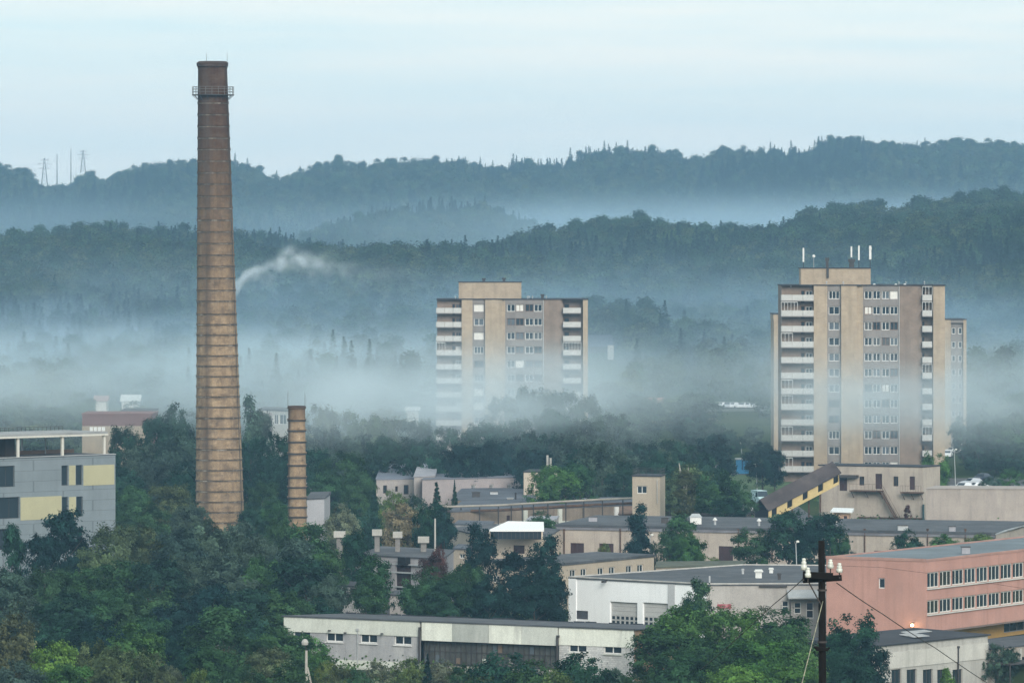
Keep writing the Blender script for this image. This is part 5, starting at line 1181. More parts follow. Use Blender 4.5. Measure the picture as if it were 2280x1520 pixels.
# ---------------------------------------------------------------- houses in the mist
def misty():
    t, fs, _ = plain('red_band_building', 'flat building with a dull red upper band, left of the tall chimney', 'building', [(183, 922), (338, 922), (352, 917), (196, 917)], 13.6, surf('dull_red', (.15, .066, .06), var=.12, scale=.3, stain=(.12, .06, .055), stainamt=.5), surf('red_felt', (.2, .1, .09), var=.2), 1)
    f = fs[0]; m = MB(); z = f.uv(250, 948)[1]; f.slab(m, 0, f.L, 0, z, .003, .25); part(m, 'lower_wall', surf('tan_plaster', (.32, .27, .21), var=.15), t)
    for x in (200, 209, 218, 227):
        r = f.rect(x, 950, x+7, 959); m = MB(); f.slab(m, *r, .253, .3); part(m, 'window', WHITEF, t)
    plain('dark_roofed_house', 'pale house with a dark flat roof behind the red-banded building', 'building', [(270, 917), (342, 917), (352, 912), (280, 912)], 12.6, surf('cream_plaster', ()), ROOFDARK, 1, wins=[(0, 300, 920, 310, 928)], th=.3)
    t, fs, _ = plain('white_villa', 'white flat-roofed house with a corner window, between the two chimneys', 'building', [(577, 913), (641, 916), (655, 911), (590, 909)], 13.8, surf('white_render', (.58, .55, .5), var=.08), ASPHALT, 1, wins=[(0, 609, 922, 619, 944), (0, 621, 922, 637, 944)], th=.3, wcols=2)
    m = MB(); f = fs[0]; r = f.rect(576, 918, 606, 960); f.slab(m, *r, .003, 1.2); part(m, 'brick_bay', surf('villa_brick', (.22, .17, .16), var=.2), t)
    def cottage(label, px, py, w, hh, Y, wall, roofm, name='house', dep=7):
        z0 = ZW(py, Y); W = w*Y/F; x = XW(px, Y); hw = hh*Y/F; gz = min(z0, lz(x, Y+dep/2))
        q = [Vector((x-W/2, Y)), Vector((x+W/2, Y)), Vector((x+W/2, Y+dep)), Vector((x-W/2, Y+dep))]
        o = house(name, label, 'house', q, z0, gz-1); f = Facade(q[0], q[1], gz-1, z0); 
        hs = [f.hole((u, u+.9, z0-2.0, z0-.8)) for u in np.linspace(.8, max(1., W-1.7), max(1, int(W/3))).tolist()] if z0-gz > 1.5 and W > 3 else []
        mb = f.sheet(MB()); back_walls(mb, q, (0,), gz-1, z0); part(mb, 'wall', wall, o)
        for r in hs: window(f, r, o, 2, 1, fw=.1)
        m = MB(); e = .4; xm = W/2+e
        m.add([(x-xm, Y-e, z0), (x+xm, Y-e, z0), (x+xm, Y+dep+e, z0), (x-xm, Y+dep+e, z0), (x-xm, Y+dep/2, z0+hw), (x+xm, Y+dep/2, z0+hw)], [(0, 3, 2, 1), (0, 1, 5, 4), (2, 3, 4, 5), (1, 2, 5), (3, 0, 4)]); part(m, 'roof', roofm, o)
        return o
    wh = surf('white_render', ()); cream = surf('cream_plaster', ())
    shw = surf('pale_slate', (.62, .62, .60), var=.08)
    cottage('white-roofed cottage alone on the wooded slope between the towers', 1483, 772, 26, 14, 1780, surf('brown_plaster', ()), shw)
    cottage('dark long-roofed barn beside the misty tower', 1330, 772, 62, 26, 1560, TARRED, surf('barn_roof', (.05, .055, .075)), 'barn')
    cottage('narrow pale house end standing next to the dark barn', 1360, 768, 13, 6, 1540, wh, surf('barn_roof', ()))
    cottage('pinkish-roofed house dim in the mist between the towers', 1452, 905, 46, 19, 1330, cream, surf('pink_tile', (.34, .19, .16), var=.15))
    cottage('long cream house in the mist beside the row of parked cars', 1578, 930, 40, 12, 1345, cream, surf('cream_roof', (.5, .46, .38), var=.1))
    cottage('pale white house in the mist above the red-banded building, with a second behind', 290, 893, 38, 14, 1340, wh, shw)
    cottage('dim white cottage in the mist left of the red-banded building', 224, 893, 26, 12, 1380, wh, surf('pink_tile', ()))
    cottage('small white kiosk-like house at the edge of the tree belt left of the misty tower', 918, 914, 26, 8, 1150, wh, shw)
    cottage('low white house in the mist just left of the antenna-topped tower', 1703, 833, 18, 6, 1500, wh, shw)
    # blue kiosk
    Y = 1085; x = XW(1660, Y); z0 = ZW(1047, Y); o = thing('blue_kiosk', (x, Y, z0), 'bright blue flat-roofed kiosk by the path, left of the antenna-topped tower', 'kiosk')
    b = surf('kiosk_blue', (.07, .30, .55), var=.12, scale=.8, stain=(.12, .38, .6), stainamt=.4)
    part(MB().box(x-1.7, x+1.7, Y, Y+3, min(0, z0), z0+2.0), 'body', b, o); part(MB().box(x-1.9, x+1.9, Y-.25, Y+3.2, z0+2.003, z0+2.2), 'roof', GALV, o)
    m = MB().box(x-.7, x-.45, Y-.04, Y-.003, z0+.1, z0+1.9); part(m, 'door', surf('kiosk_dark', (.03, .1, .2)), o)
    m = MB().box(x+.2, x+1.2, Y-.04, Y-.003, z0+.9, z0+1.6); part(m, 'shutter', surf('kiosk_dark', ()), o)
misty()
# ---------------------------------------------------------------- the wooden pole close to the camera, its wires
def pole():
    Y = 159.; x = XW(1829, Y); z0 = lz(x, Y)-.3; zt = ZW(1203, Y); s = Y/F
    t = thing('utility_pole', (x, Y, z0), 'dark wooden utility pole with twin crossarms and white porcelain insulators', 'utility pole')
    wd = surf('tarred_wood', (.006, .005, .005), var=.4, scale=3, fine=.3)
    part(MB().tube((x+.06, Y, z0), (x, Y, zt), .125, .088, 14), 'shaft', wd, t, True)
    a = ZW(1285, Y); m = MB(); M = Matrix.Translation((x, Y, a)) @ Matrix.Rotation(R(3), 4, 'Y')
    m.box(-.52, .30, -.24, -.13, -.03, .15, M); part(m, 'crossarm', wd, t)
    m = MB(); M2 = Matrix.Translation((x, Y, a)) @ Matrix.Rotation(R(-3.5), 4, 'Y'); m.box(-.50, .56, .12, .22, -.13, .03, M2); part(m, 'crossarm', wd, t)
    m = MB(); m.tube((x-.5, Y-.3, a-.05), (x-.5, Y+.3, a-.1), .02, .02, 6); m.tube((x+.5, Y-.05, a-.01), (x+.5, Y+.5, a-.01), .02, .02, 6); part(m, 'bolt', METAL, t)
    for sgn in (-1,):
        m = MB(); m.tube((x-.34, Y-.05, a-.14), (x-.02, Y-.12, ZW(1345, Y)), .02, .02, 6); part(m, 'brace', METAL, t)
    por = surf('porcelain', (.66, .68, .62), var=.08, scale=6, rough=.25, spec=.5, stain=(.45, .43, .34), stainamt=.4)
    for k, (px, pt, pb, dy) in enumerate(((1790, 1241, 1268, -.18), (1799, 1261, 1284, -.28), (1849, 1245, 1266, .17), (1869, 1254, 1276, .3))):
        X = XW(px, Y+dy); z1, z2 = ZW(pb, Y), ZW(pt, Y); hh = z2-z1; r = .085
        ins = part(MB().lathe([(r*.55, z1), (r, z1+hh*.05), (r, z1+hh*.38), (r*.72, z1+hh*.45), (r*.78, z1+hh*.5), (r*.78, z1+hh*.70), (r*.5, z1+hh*.76), (r*.62, z1+hh*.82), (r*.6, z1+hh*.96), (r*.2, z2)], 14, (X, Y+dy)), 'insulator', por, t, True)
        m = MB(); m.tube((X, Y+dy, z1-.12), (X, Y+dy, z1-.001), .018, .018, 6); part(m, 'pin', METAL, t)
    zb = ZW(1443, Y); m = MB(); m.tube((x-.17, Y-.13, zb+.03), (x+.20, Y-.13, zb-.01), .05, .03, 8); m.box(x-.15, x+.17, Y-.17, Y-.125, zb-.06, zb+.02); m.tube((x-.2, Y-.13, zb+.06), (x-.1, Y-.13, zb-.02), .03, .03, 6); m.tube((x+.12, Y-.13, zb-.02), (x+.22, Y-.13, zb+.03), .03, .03, 6); part(m, 'bracket', wd, t)
    for z in (ZW(1315, Y), ZW(1440, Y)+.12):
        m = MB().lathe([(.118, z), (.13, z), (.13, z+.05), (.118, z+.05)], 14, (x+.02, Y), False); part(m, 'band', METAL, t)
    def wire(name, pts, r, label, mat):
        # sagging strand through the points
        m = MB(); fine = []
        for a_, b_ in zip(pts, pts[1:]):
            for k in range(8): fine.append(a_.lerp(b_, k/8)-Vector((0, 0, .02*(b_-a_).length/20*math.sin(math.pi*k/8))))
        fine.append(pts[-1]); m.path(fine, r, 6); b = pts[0]; solo(m, name, mat, b, label, 'wire', None, True)
    wire('overhead_wire', [P(1788, 1288, Y), P(1722, 1345, Y+16), P(1560, 1490, Y+60)], .013, 'dark wire running down from the pole towards the bright green trees', METAL)
    wire('overhead_wire', [P(1863, 1297, Y), P(1965, 1366, Y+18), P(2083, 1442, Y+40), P(2240, 1545, Y+75)], .014, 'dark wire running down from the pole across the pink building', METAL)
    wire('thin_wire', [P(1852, 1258, Y), P(1960, 1262, Y-4), P(2080, 1277, Y-8), P(2420, 1330, Y-20)], .004, 'hair-thin wire crossing the pink gable from the pole', METAL)
    wire('guy_wire', [P(1832, 1338, Y-.12), P(1783, 1530, Y-6)], .013, 'pale frayed guy rope slanting down from the pole', surf('pale_rope', (.34, .33, .24), var=.3, scale=8))
pole()
def concrete_pole():
    Y = 552.; x = XW(682, Y); z0 = -.2; zt = ZW(1447, Y)
    t = thing('concrete_pole', (x, Y, 0), 'pale concrete lamp pole with a slanted strut in front of the whitewashed building', 'lamp post')
    c = surf('pole_concrete', (.42, .40, .36), var=.2, scale=2); part(MB().tube((x, Y, z0), (x, Y, zt), .17, .12, 8), 'shaft', c, t)
    part(MB().tube((x+.9, Y+.1, z0), (x+.1, Y, zt-1.6), .12, .1, 8), 'strut', c, t)
    m = MB().tube((x, Y, zt+.002), (x-.1, Y-.3, zt+.6), .06, .05, 6); part(m, 'bracket', METAL, t)
    m = MB().lathe([(.05, zt+.45), (.3, zt+.55), (.34, zt+.8), (.2, zt+1.05), (.05, zt+1.1)], 10, (x-.12, Y-.35)); part(m, 'lamp_head', surf('vent_cream', ()), t)
concrete_pole()
def lamp_post(px, ybase_Y, ytop, label, side=1, mat=None):
    Y = ybase_Y; x = XW(px, Y); z = ZW(ytop, Y); o = thing('street_lamp', (x, Y, 0), label, 'street lamp'); g = mat or GALV
    part(MB().tube((x+.25, Y, -.2), (x, Y, z-.25), .09, .05, 6), 'post', g, o); m = MB().tube((x, Y, z-.25), (x+.5*side, Y, z), .04, .04, 6); part(m, 'arm', g, o)
    m = MB().lathe([(.08, z-.12), (.2, z-.1), (.2, z+.08), (.06, z+.14)], 8, (x+.55*side, Y)); part(m, 'lamp_head', surf('lamp_white', (.75, .74, .68), var=.05), o)
lamp_post(1772, 705, 1205, 'pale curved street lamp between the trees, left of the dark utility pole', .4)
lamp_post(1447, 752, 1190, 'street lamp leaning out beside the dark column-shaped tree', .5)
lamp_post(1683, 1010, 1032, 'grey street lamp by the lawn, just right of the blue kiosk', -.4)
lamp_post(2125, 985, 1000, 'slim grey street lamp by the parked cars', .5)
lamp_post(1650, 1150, 985, 'tall pale lamp post among trees, behind the blue kiosk', -.4)
# ---------------------------------------------------------------- cars
def car_proto(name, paint, van=False):
    L, Wd, Hh = (4.4, 1.75, 1.48) if not van else (5.6, 2.0, 2.3)
    t = bpy.data.objects.new(name, None); COL.objects.link(t)
    if not van: prof = [(-2.2, .35), (-2.2, .8), (-1.9, .95), (-1.45, 1.0), (-1.0, 1.42), (.45, 1.47), (1.15, .98), (2.0, .85), (2.2, .7), (2.2, .35)]
    else: prof = [(-2.8, .4), (-2.8, 2.2), (-2.65, 2.3), (1.0, 2.3), (1.7, 1.3), (2.6, 1.15), (2.8, .9), (2.8, .4)]
    n = len(prof); m = MB()
    vs = []
    for s, k in ((-1, 1), (1, 1)):
        for x, z in prof:
            w = Wd/2*(.82 if z > 1.2 else 1); vs.append((x, s*w, z))
    m.add(vs, [tuple(range(n)), tuple(range(2*n-1, n-1, -1))]+[(i, n+i, n+(i+1) % n, (i+1) % n) for i in range(n)])
    m.build('body', paint, t)
    g = MB()
    if not van:
        for s in (-1, 1): g.add([(-1.3, s*.82, 1.03), (1.0, s*.82, 1.03), (.4, s*.735, 1.38), (-.95, s*.735, 1.38)], [(0, 1, 2, 3)])
        g.add([(.53, -.68, 1.42), (.53, .68, 1.42), (1.16, .74, 1.0), (1.16, -.74, 1.0)], [(0, 1, 2, 3)]); g.add([(-1.05, -.68, 1.40), (-1.05, .68, 1.40), (-1.46, .74, 1.03), (-1.46, -.74, 1.03)], [(0, 3, 2, 1)])
    else:
        g.add([(1.05, -.8, 2.24), (1.05, .8, 2.24), (1.69, .85, 1.35), (1.69, -.85, 1.35)], [(0, 1, 2, 3)])
        for s in (-1, 1): g.add([(.2, s*.96, 1.3), (1.4, s*.96, 1.3), (.95, s*.84, 2.05), (.2, s*.84, 2.05)], [(0, 1, 2, 3)])
    g.build('window', GLASS, t)
    ax = (-1.35, 1.35) if not van else (-1.7, 1.8)
    for x in ax:
        for s in (-1, 1):
            k = MB().tube((x, s*(Wd/2-.2), .33), (x, s*(Wd/2+.01), .33), .33, .33, 14); k.build('wheel', surf('tyre', (.02, .02, .02)), t)
    lt = surf('lamp_white', ())
    for s in (-1, 1): k = MB().box(2.14 if not van else 2.72, 2.22 if not van else 2.82, s*.72-.15, s*.72+.15, .62, .76); k.build('headlight', lt, t)
    return t
def car_paint(name, col): return surf(name, col, rough=.25, var=.03, fine=.02, spec=.5)
used = {}
def park(key, paint, px, py, Y, rz, label, group=None, van=False):
    k = (key, van); x = XW(px, Y); z = lz(x, Y)
    if k not in used: o = car_proto('parked_car' if not van else 'parked_van', paint, van); used[k] = o
    else: o = copy_tree(used[k])
    o.location = (x, Y, z+.0); o.rotation_euler = (0, 0, rz); tag(o, label, 'car' if not van else 'van', group); return o
wpaint = car_paint('paint_white', (.72, .74, .76)); spaint = car_paint('paint_silver', (.45, .48, .52)); dpaint = car_paint('paint_dark', (.04, .05, .07))
bpaint = car_paint('paint_teal', (.45, .62, .64))
G1 = 'cars parked in the misty lot between the towers'
ords = ['first', 'second', 'third', 'fourth', 'fifth', 'sixth', 'seventh', 'eighth']
for k, px in enumerate((1601, 1607, 1624, 1634, 1656, 1667, 1677)):
    park('w' if k != 2 else 's', wpaint if k != 2 else spaint, px, 918, 1395, R(62), '%s car%s from the cream house in the misty row of parked cars' % ('pale' if k != 2 else 'silver', {0: ' nearest', 1: ', second', 2: ', third', 3: ', fourth', 4: ', fifth', 5: ', sixth', 6: ' farthest'}[k]), G1)
park('v', bpaint, 1693, 1112, 962, R(-75), 'pale green van parked on the lane left of the conveyor', None, True)
park('w', wpaint, 1685, 1134, 925, R(-20), 'white car half hidden by trees at the conveyor foot')
G2 = 'cars parked beside the antenna-topped tower'
park('s', spaint, 2122, 1072, 1000, R(60), 'silver car at the corner of the boiler house', G2)
park('w', wpaint, 2146, 1063, 1013, R(235), 'white car second from the boiler house', G2)
park('d', dpaint, 2190, 1060, 1052, R(55), 'dark car behind the pale ones beside the tower', G2)
park('s', spaint, 2166, 1056, 1032, R(215), 'silver car with its long side shown, in the row beside the tower', G2)
park('w', wpaint, 2182, 1058, 1014, R(20), 'white car farthest from the boiler house, by the bush', G2)
park('w', wpaint, 2110, 1013, 1160, R(80), 'white car by the foot of the rear apartment block', G2)
park('s', spaint, 2117, 1000, 1190, R(70), 'silver car behind the white one at the rear apartment block', G2)
park('w', wpaint, 2128, 1007, 1175, R(30), 'white car turned aside at the rear apartment block', G2)
# lane and parking ground
def sheet(name, pts, mat, dz=.05):
    m = MB(); vs = [(x, y, lz(x, y)+dz) for x, y in pts]; m.add(vs, [tuple(range(len(vs)))]); o = m.build(name, mat); tag(o, kind='structure')
TARMAC = surf('old_tarmac', (.10, .10, .105), var=.3, scale=.1, stain=(.16, .155, .15), stainamt=.5)
sheet('yard', [(-40, 610), (60, 600), (62, 800), (-32, 800)], TARMAC, .03)
sheet('parking_lot', [(60, 995), (95, 995), (98, 1065), (62, 1065)], TARMAC, .03)
sheet('lane', [(38, 880), (48, 880), (44, 1130), (36, 1130)], TARMAC, .035)
sheet('lawn', [(38.6, 985), (50, 985), (52, 1080), (39, 1080)], surf('lawn_grass', (.07, .12, .04), var=.3, scale=.3), .045)
sheet('misty_parking_lot', [(40, 1380), (68, 1380), (68, 1412), (40, 1412)], surf('pale_gravel', (.10, .11, .09), var=.15), .06)
# ---------------------------------------------------------------- far ridge: two lattice pylons, two masts
def pylon(px, yt, yb, Y, label):
    x = XW(px, Y); z0 = ZW(yb, Y)-4; zt = ZW(yt, Y); hh = zt-z0; t = thing('power_pylon', (x, Y, z0), label, 'pylon'); m = MB(); w = hh*.11
    leg = lambda sx, sy, k: Vector((x+sx*w*(1-k*.9), Y+sy*w*(1-k*.9), z0+hh*k))
    for sx in (-1, 1):
        for sy in (-1, 1): m.tube(leg(sx, sy, 0), leg(sx, sy, 1), .22, .14, 4)
    for k in range(8):
        for sx in (-1, 1): m.tube(leg(sx, -1, k/8), leg(-sx, -1, (k+1)/8), .10, .10, 4)
    part(m, 'lattice_tower', METAL, t)
    for k, l in ((.62, .2), (.78, .26), (.92, .16)):
        m = MB(); z = z0+hh*k; m.tube((x-hh*l, Y, z), (x+hh*l, Y, z), .13, .13, 4); m.tube((x-hh*l, Y, z), (x, Y, z+hh*.06), .09, .09, 4); m.tube((x+hh*l, Y, z), (x, Y, z+hh*.06), .09, .09, 4); part(m, 'cross_arm', METAL, t)
pylon(99, 352, 402, 4290, 'faint lattice power pylon on the skyline, beside the two bare masts')
pylon(185, 334, 372, 4310, 'faint lattice power pylon rising behind the dome-shaped skyline tree')
for px, yt, lab in ((127, 344, 'shorter bare mast on the skyline, next to the lattice pylon'), (158, 330, 'taller bare mast on the skyline left of the dome-shaped tree')):
    Y = 4295; x = XW(px, Y); z0 = ZW(410, Y); solo(MB().tube((x, Y, z0), (x, Y, ZW(yt, Y)), .42, .2, 6), 'radio_mast', METAL, (x, Y, z0), lab, 'mast')
# ---------------------------------------------------------------- single trees
TREES = []     # (px, ytop, width px, Y, style, tone, extra width)
KIND = {}
def tree_kind(style, v):
    k = (style, v)
    if k in KIND: return KIND[k]
    dims = {'round': (10, 8), 'broad': (10, 10), 'tall': (10, 6.5), 'poplar': (10, 3.4), 'conifer': (10, 4.6), 'bush': (10, 13)}[style]
    nc = {'round': 210, 'broad': 230, 'tall': 190, 'poplar': 150, 'conifer': 190, 'bush': 190}[style]
    zb = {'bush': .02, 'conifer': .06, 'poplar': .08, 'tall': .10, 'round': .12, 'broad': .14}[style]
    cm = crown_mesh('crown', style, dims[0], dims[1], nc, 52, .31, sum(map(ord, style))*3+v*17, zb)
    tm = trunk_mesh('trunk', style, dims[0], dims[1], v, BARK)
    KIND[k] = (cm, tm, dims); return KIND[k]
TONES = {'dark': (0.023, 0.064, 0.041), 'deep': (0.014, 0.041, 0.037), 'mid': (0.041, 0.097, 0.041), 'green': (0.060, 0.140, 0.037), 'bright': (0.101, 0.196, 0.041), 'olive': (0.083, 0.115, 0.053),
         'brown': (0.090, 0.092, 0.051), 'pale': (0.144, 0.178, 0.115), 'yellow': (0.121, 0.172, 0.053), 'grey': (0.060, 0.101, 0.076), 'flower': (0.230, 0.218, 0.138), 'red': (0.086, 0.040, 0.034)}
TW = {'dark': 'dark green', 'deep': 'very dark green', 'mid': 'mid green', 'green': 'fresh green', 'bright': 'bright green', 'olive': 'olive', 'brown': 'brownish', 'pale': 'pale grey-green', 'yellow': 'yellow-green', 'grey': 'dull grey-green', 'flower': 'cream-tinged', 'red': 'dark reddish'}
SW = {'round': 'round-headed tree', 'broad': 'broad spreading tree', 'tall': 'tall upright tree', 'poplar': 'narrow columnar tree', 'conifer': 'pointed conifer', 'bush': 'low bush'}
T = lambda *a: TREES.append(a)
# along the lower edge
for a in [(30, 1368, 120, 545, 'round', 'brown'), (118, 1425, 120, 528, 'round', 'bright'), (205, 1428, 105, 531, 'round', 'olive'), (292, 1388, 150, 540, 'round', 'green'), (275, 1440, 150, 522, 'broad', 'olive'), (385, 1482, 70, 530, 'bush', 'pale'),
          (500, 1350, 160, 560, 'tall', 'mid'), (470, 1420, 120, 540, 'round', 'mid'), (620, 1396, 140, 560, 'round', 'mid'), (590, 1440, 110, 540, 'round', 'olive'), (690, 1412, 95, 566, 'round', 'green'),
          (345, 1455, 90, 525, 'round', 'olive'), (40, 1470, 120, 520, 'round', 'grey'), (160, 1480, 130, 518, 'broad', 'green'), (540, 1478, 110, 524, 'broad', 'mid'), (440, 1490, 90, 520, 'bush', 'yellow'), (640, 1478, 110, 520, 'round', 'mid'),
          (760, 1482, 110, 545, 'bush', 'olive'), (840, 1470, 110, 548, 'bush', 'pale'), (905, 1462, 110, 546, 'bush', 'yellow'), (985, 1468, 120, 545, 'bush', 'pale'), (952, 1452, 46, 540, 'conifer', 'deep'), (1030, 1478, 90, 540, 'bush', 'mid'),
          (730, 1470, 80, 552, 'bush', 'yellow'), (800, 1490, 90, 535, 'bush', 'mid'), (1075, 1490, 80, 545, 'bush', 'olive'),
          (1125, 1452, 150, 518, 'round', 'dark'), (1190, 1470, 130, 514, 'round', 'mid'), (1290, 1456, 150, 518, 'round', 'dark'), (1240, 1490, 120, 510, 'bush', 'yellow'), (1365, 1486, 110, 540, 'bush', 'grey'), (1395, 1500, 90, 530, 'bush', 'mid'),
          (1545, 1348, 190, 568, 'broad', 'green'), (1480, 1400, 150, 556, 'round', 'mid'), (1640, 1352, 170, 572, 'broad', 'green'), (1735, 1356, 160, 576, 'round', 'mid'), (1600, 1420, 190, 545, 'broad', 'mid'), (1700, 1425, 190, 538, 'broad', 'green'), (1510, 1450, 150, 540, 'broad', 'mid'),
          (1780, 1420, 130, 548, 'round', 'green'), (1640, 1480, 170, 522, 'broad', 'bright'), (1760, 1480, 150, 520, 'round', 'green'), (1895, 1366, 130, 572, 'round', 'dark'), (1930, 1420, 100, 560, 'round', 'deep'), (1870, 1430, 110, 552, 'round', 'dark'), (1900, 1480, 130, 540, 'broad', 'dark'),
          (1552, 1290, 70, 622, 'tall', 'mid'), (1532, 1330, 60, 618, 'round', 'dark'), (2222, 1432, 95, 604, 'bush', 'grey'), (2110, 1490, 30, 570, 'poplar', 'bright'), (2250, 1440, 60, 606, 'bush', 'dark')]: T(*a)
# the wooded slope on the left
for a in [(25, 1168, 60, 690, 'tall', 'dark'), (148, 1136, 120, 690, 'tall', 'deep'), (100, 1190, 90, 685, 'round', 'deep'), (262, 1166, 150, 690, 'broad', 'olive'), (225, 1200, 120, 680, 'round', 'olive'), (330, 1176, 110, 695, 'round', 'olive'),
          (395, 1180, 120, 690, 'round', 'grey'), (455, 1160, 120, 700, 'round', 'grey'), (515, 1160, 120, 705, 'broad', 'grey'), (575, 1190, 110, 690, 'round', 'grey'), (632, 1158, 85, 715, 'round', 'mid'), (690, 1168, 110, 690, 'tall', 'mid'), (665, 1200, 120, 675, 'tall', 'grey'), (735, 1225, 90, 672, 'tall', 'mid'),
          (30, 1270, 130, 640, 'round', 'grey'), (110, 1262, 130, 640, 'broad', 'mid'), (190, 1258, 150, 645, 'broad', 'mid'), (270, 1250, 140, 648, 'round', 'mid'), (350, 1245, 140, 645, 'round', 'dark'), (430, 1240, 140, 650, 'broad', 'grey'), (520, 1235, 150, 648, 'round', 'grey'), (600, 1240, 140, 648, 'broad', 'mid'), (680, 1240, 150, 640, 'round', 'dark'), (735, 1280, 90, 635, 'round', 'grey'),
          (60, 1325, 130, 605, 'round', 'grey'), (150, 1320, 140, 602, 'round', 'dark'), (240, 1315, 150, 606, 'broad', 'mid'), (330, 1312, 140, 604, 'round', 'mid'), (400, 1330, 120, 600, 'round', 'deep'), (470, 1300, 140, 612, 'broad', 'deep'), (550, 1310, 130, 610, 'round', 'dark'), (630, 1315, 130, 612, 'round', 'mid'), (710, 1330, 100, 615, 'round', 'dark'),
          (400, 1400, 120, 565, 'round', 'deep'), (340, 1372, 110, 572, 'round', 'mid'), (220, 1378, 120, 575, 'round', 'deep'), (130, 1372, 110, 580, 'round', 'dark'), (180, 1400, 100, 560, 'round', 'deep'), (420, 1440, 90, 550, 'round', 'dark'), (570, 1375, 100, 585, 'round', 'dark')]: T(*a)
# among the workshops
for a in [(792, 1184, 78, 690, 'tall', 'dark'), (832, 1238, 84, 640, 'tall', 'mid'), (815, 1290, 80, 632, 'round', 'mid'), (930, 1280, 90, 635, 'round', 'mid'), (960, 1262, 100, 640, 'round', 'mid'), (1040, 1256, 110, 640, 'broad', 'mid'), (1000, 1290, 110, 630, 'round', 'dark'), (1068, 1168, 78, 690, 'tall', 'deep'), (1090, 1280, 100, 632, 'round', 'deep'),
          (1142, 1228, 88, 645, 'tall', 'deep'), (1214, 1195, 86, 650, 'tall', 'deep'), (1190, 1280, 120, 636, 'round', 'deep'), (1235, 1300, 60, 640, 'round', 'deep'), (975, 1215, 60, 685, 'bush', 'red'), (960, 1238, 70, 680, 'round', 'red'),
          (765, 1008, 125, 905, 'broad', 'mid'), (730, 1050, 90, 900, 'round', 'mid'), (800, 1050, 80, 890, 'round', 'mid'), (832, 1088, 68, 800, 'conifer', 'dark'), (800, 1130, 70, 790, 'round', 'dark'), (760, 1122, 80, 780, 'round', 'pale'), (897, 1120, 100, 775, 'round', 'flower'), (972, 1070, 74, 770, 'conifer', 'dark'), (950, 1120, 60, 765, 'round', 'dark'), (990, 1130, 60, 765, 'round', 'deep'),
          (1012, 1066, 24, 890, 'conifer', 'dark'), (880, 1092, 90, 850, 'bush', 'yellow'), (930, 1100, 80, 840, 'bush', 'grey'), (1202, 1138, 84, 805, 'round', 'mid'), (1232, 1036, 130, 885, 'broad', 'green'), (1290, 1030, 90, 890, 'round', 'mid'), (1340, 985, 130, 920, 'broad', 'grey'), (1290, 1000, 100, 930, 'round', 'dark'), (1390, 1030, 80, 905, 'round', 'dark'),
          (1424, 1122, 46, 755, 'poplar', 'deep'), (1420, 1190, 56, 752, 'round', 'deep'), (1512, 1146, 84, 745, 'tall', 'mid'), (1530, 1185, 80, 740, 'round', 'green'), (1490, 1180, 60, 742, 'round', 'mid'), (1348, 1208, 40, 780, 'bush', 'yellow'), (1590, 1240, 60, 740, 'bush', 'yellow'), (1560, 1238, 50, 738, 'bush', 'green'),
          (1530, 1035, 120, 870, 'tall', 'olive'), (1590, 1050, 110, 862, 'round', 'mid'), (1640, 1070, 80, 865, 'round', 'mid'), (1500, 1070, 80, 865, 'round', 'olive'), (1620, 1110, 90, 850, 'round', 'dark'), (1678, 1176, 96, 752, 'round', 'mid'), (1756, 1138, 110, 750, 'tall', 'dark'), (1838, 1144, 110, 750, 'tall', 'dark'), (1800, 1170, 80, 735, 'round', 'deep'), (1870, 1190, 50, 735, 'round', 'mid'),
          (2022, 1178, 72, 752, 'round', 'dark'), (2098, 1190, 72, 752, 'round', 'green'), (2182, 1188, 78, 750, 'round', 'yellow'), (2140, 1210, 44, 748, 'bush', 'pale'), (2021, 1124, 15, 870, 'poplar', 'red'), (1900, 1225, 50, 735, 'bush', 'grey'), (1455, 1205, 30, 748, 'bush', 'grey'),
          (1700, 1110, 30, 930, 'bush', 'green'), (1735, 1120, 60, 900, 'bush', 'grey')]: T(*a)
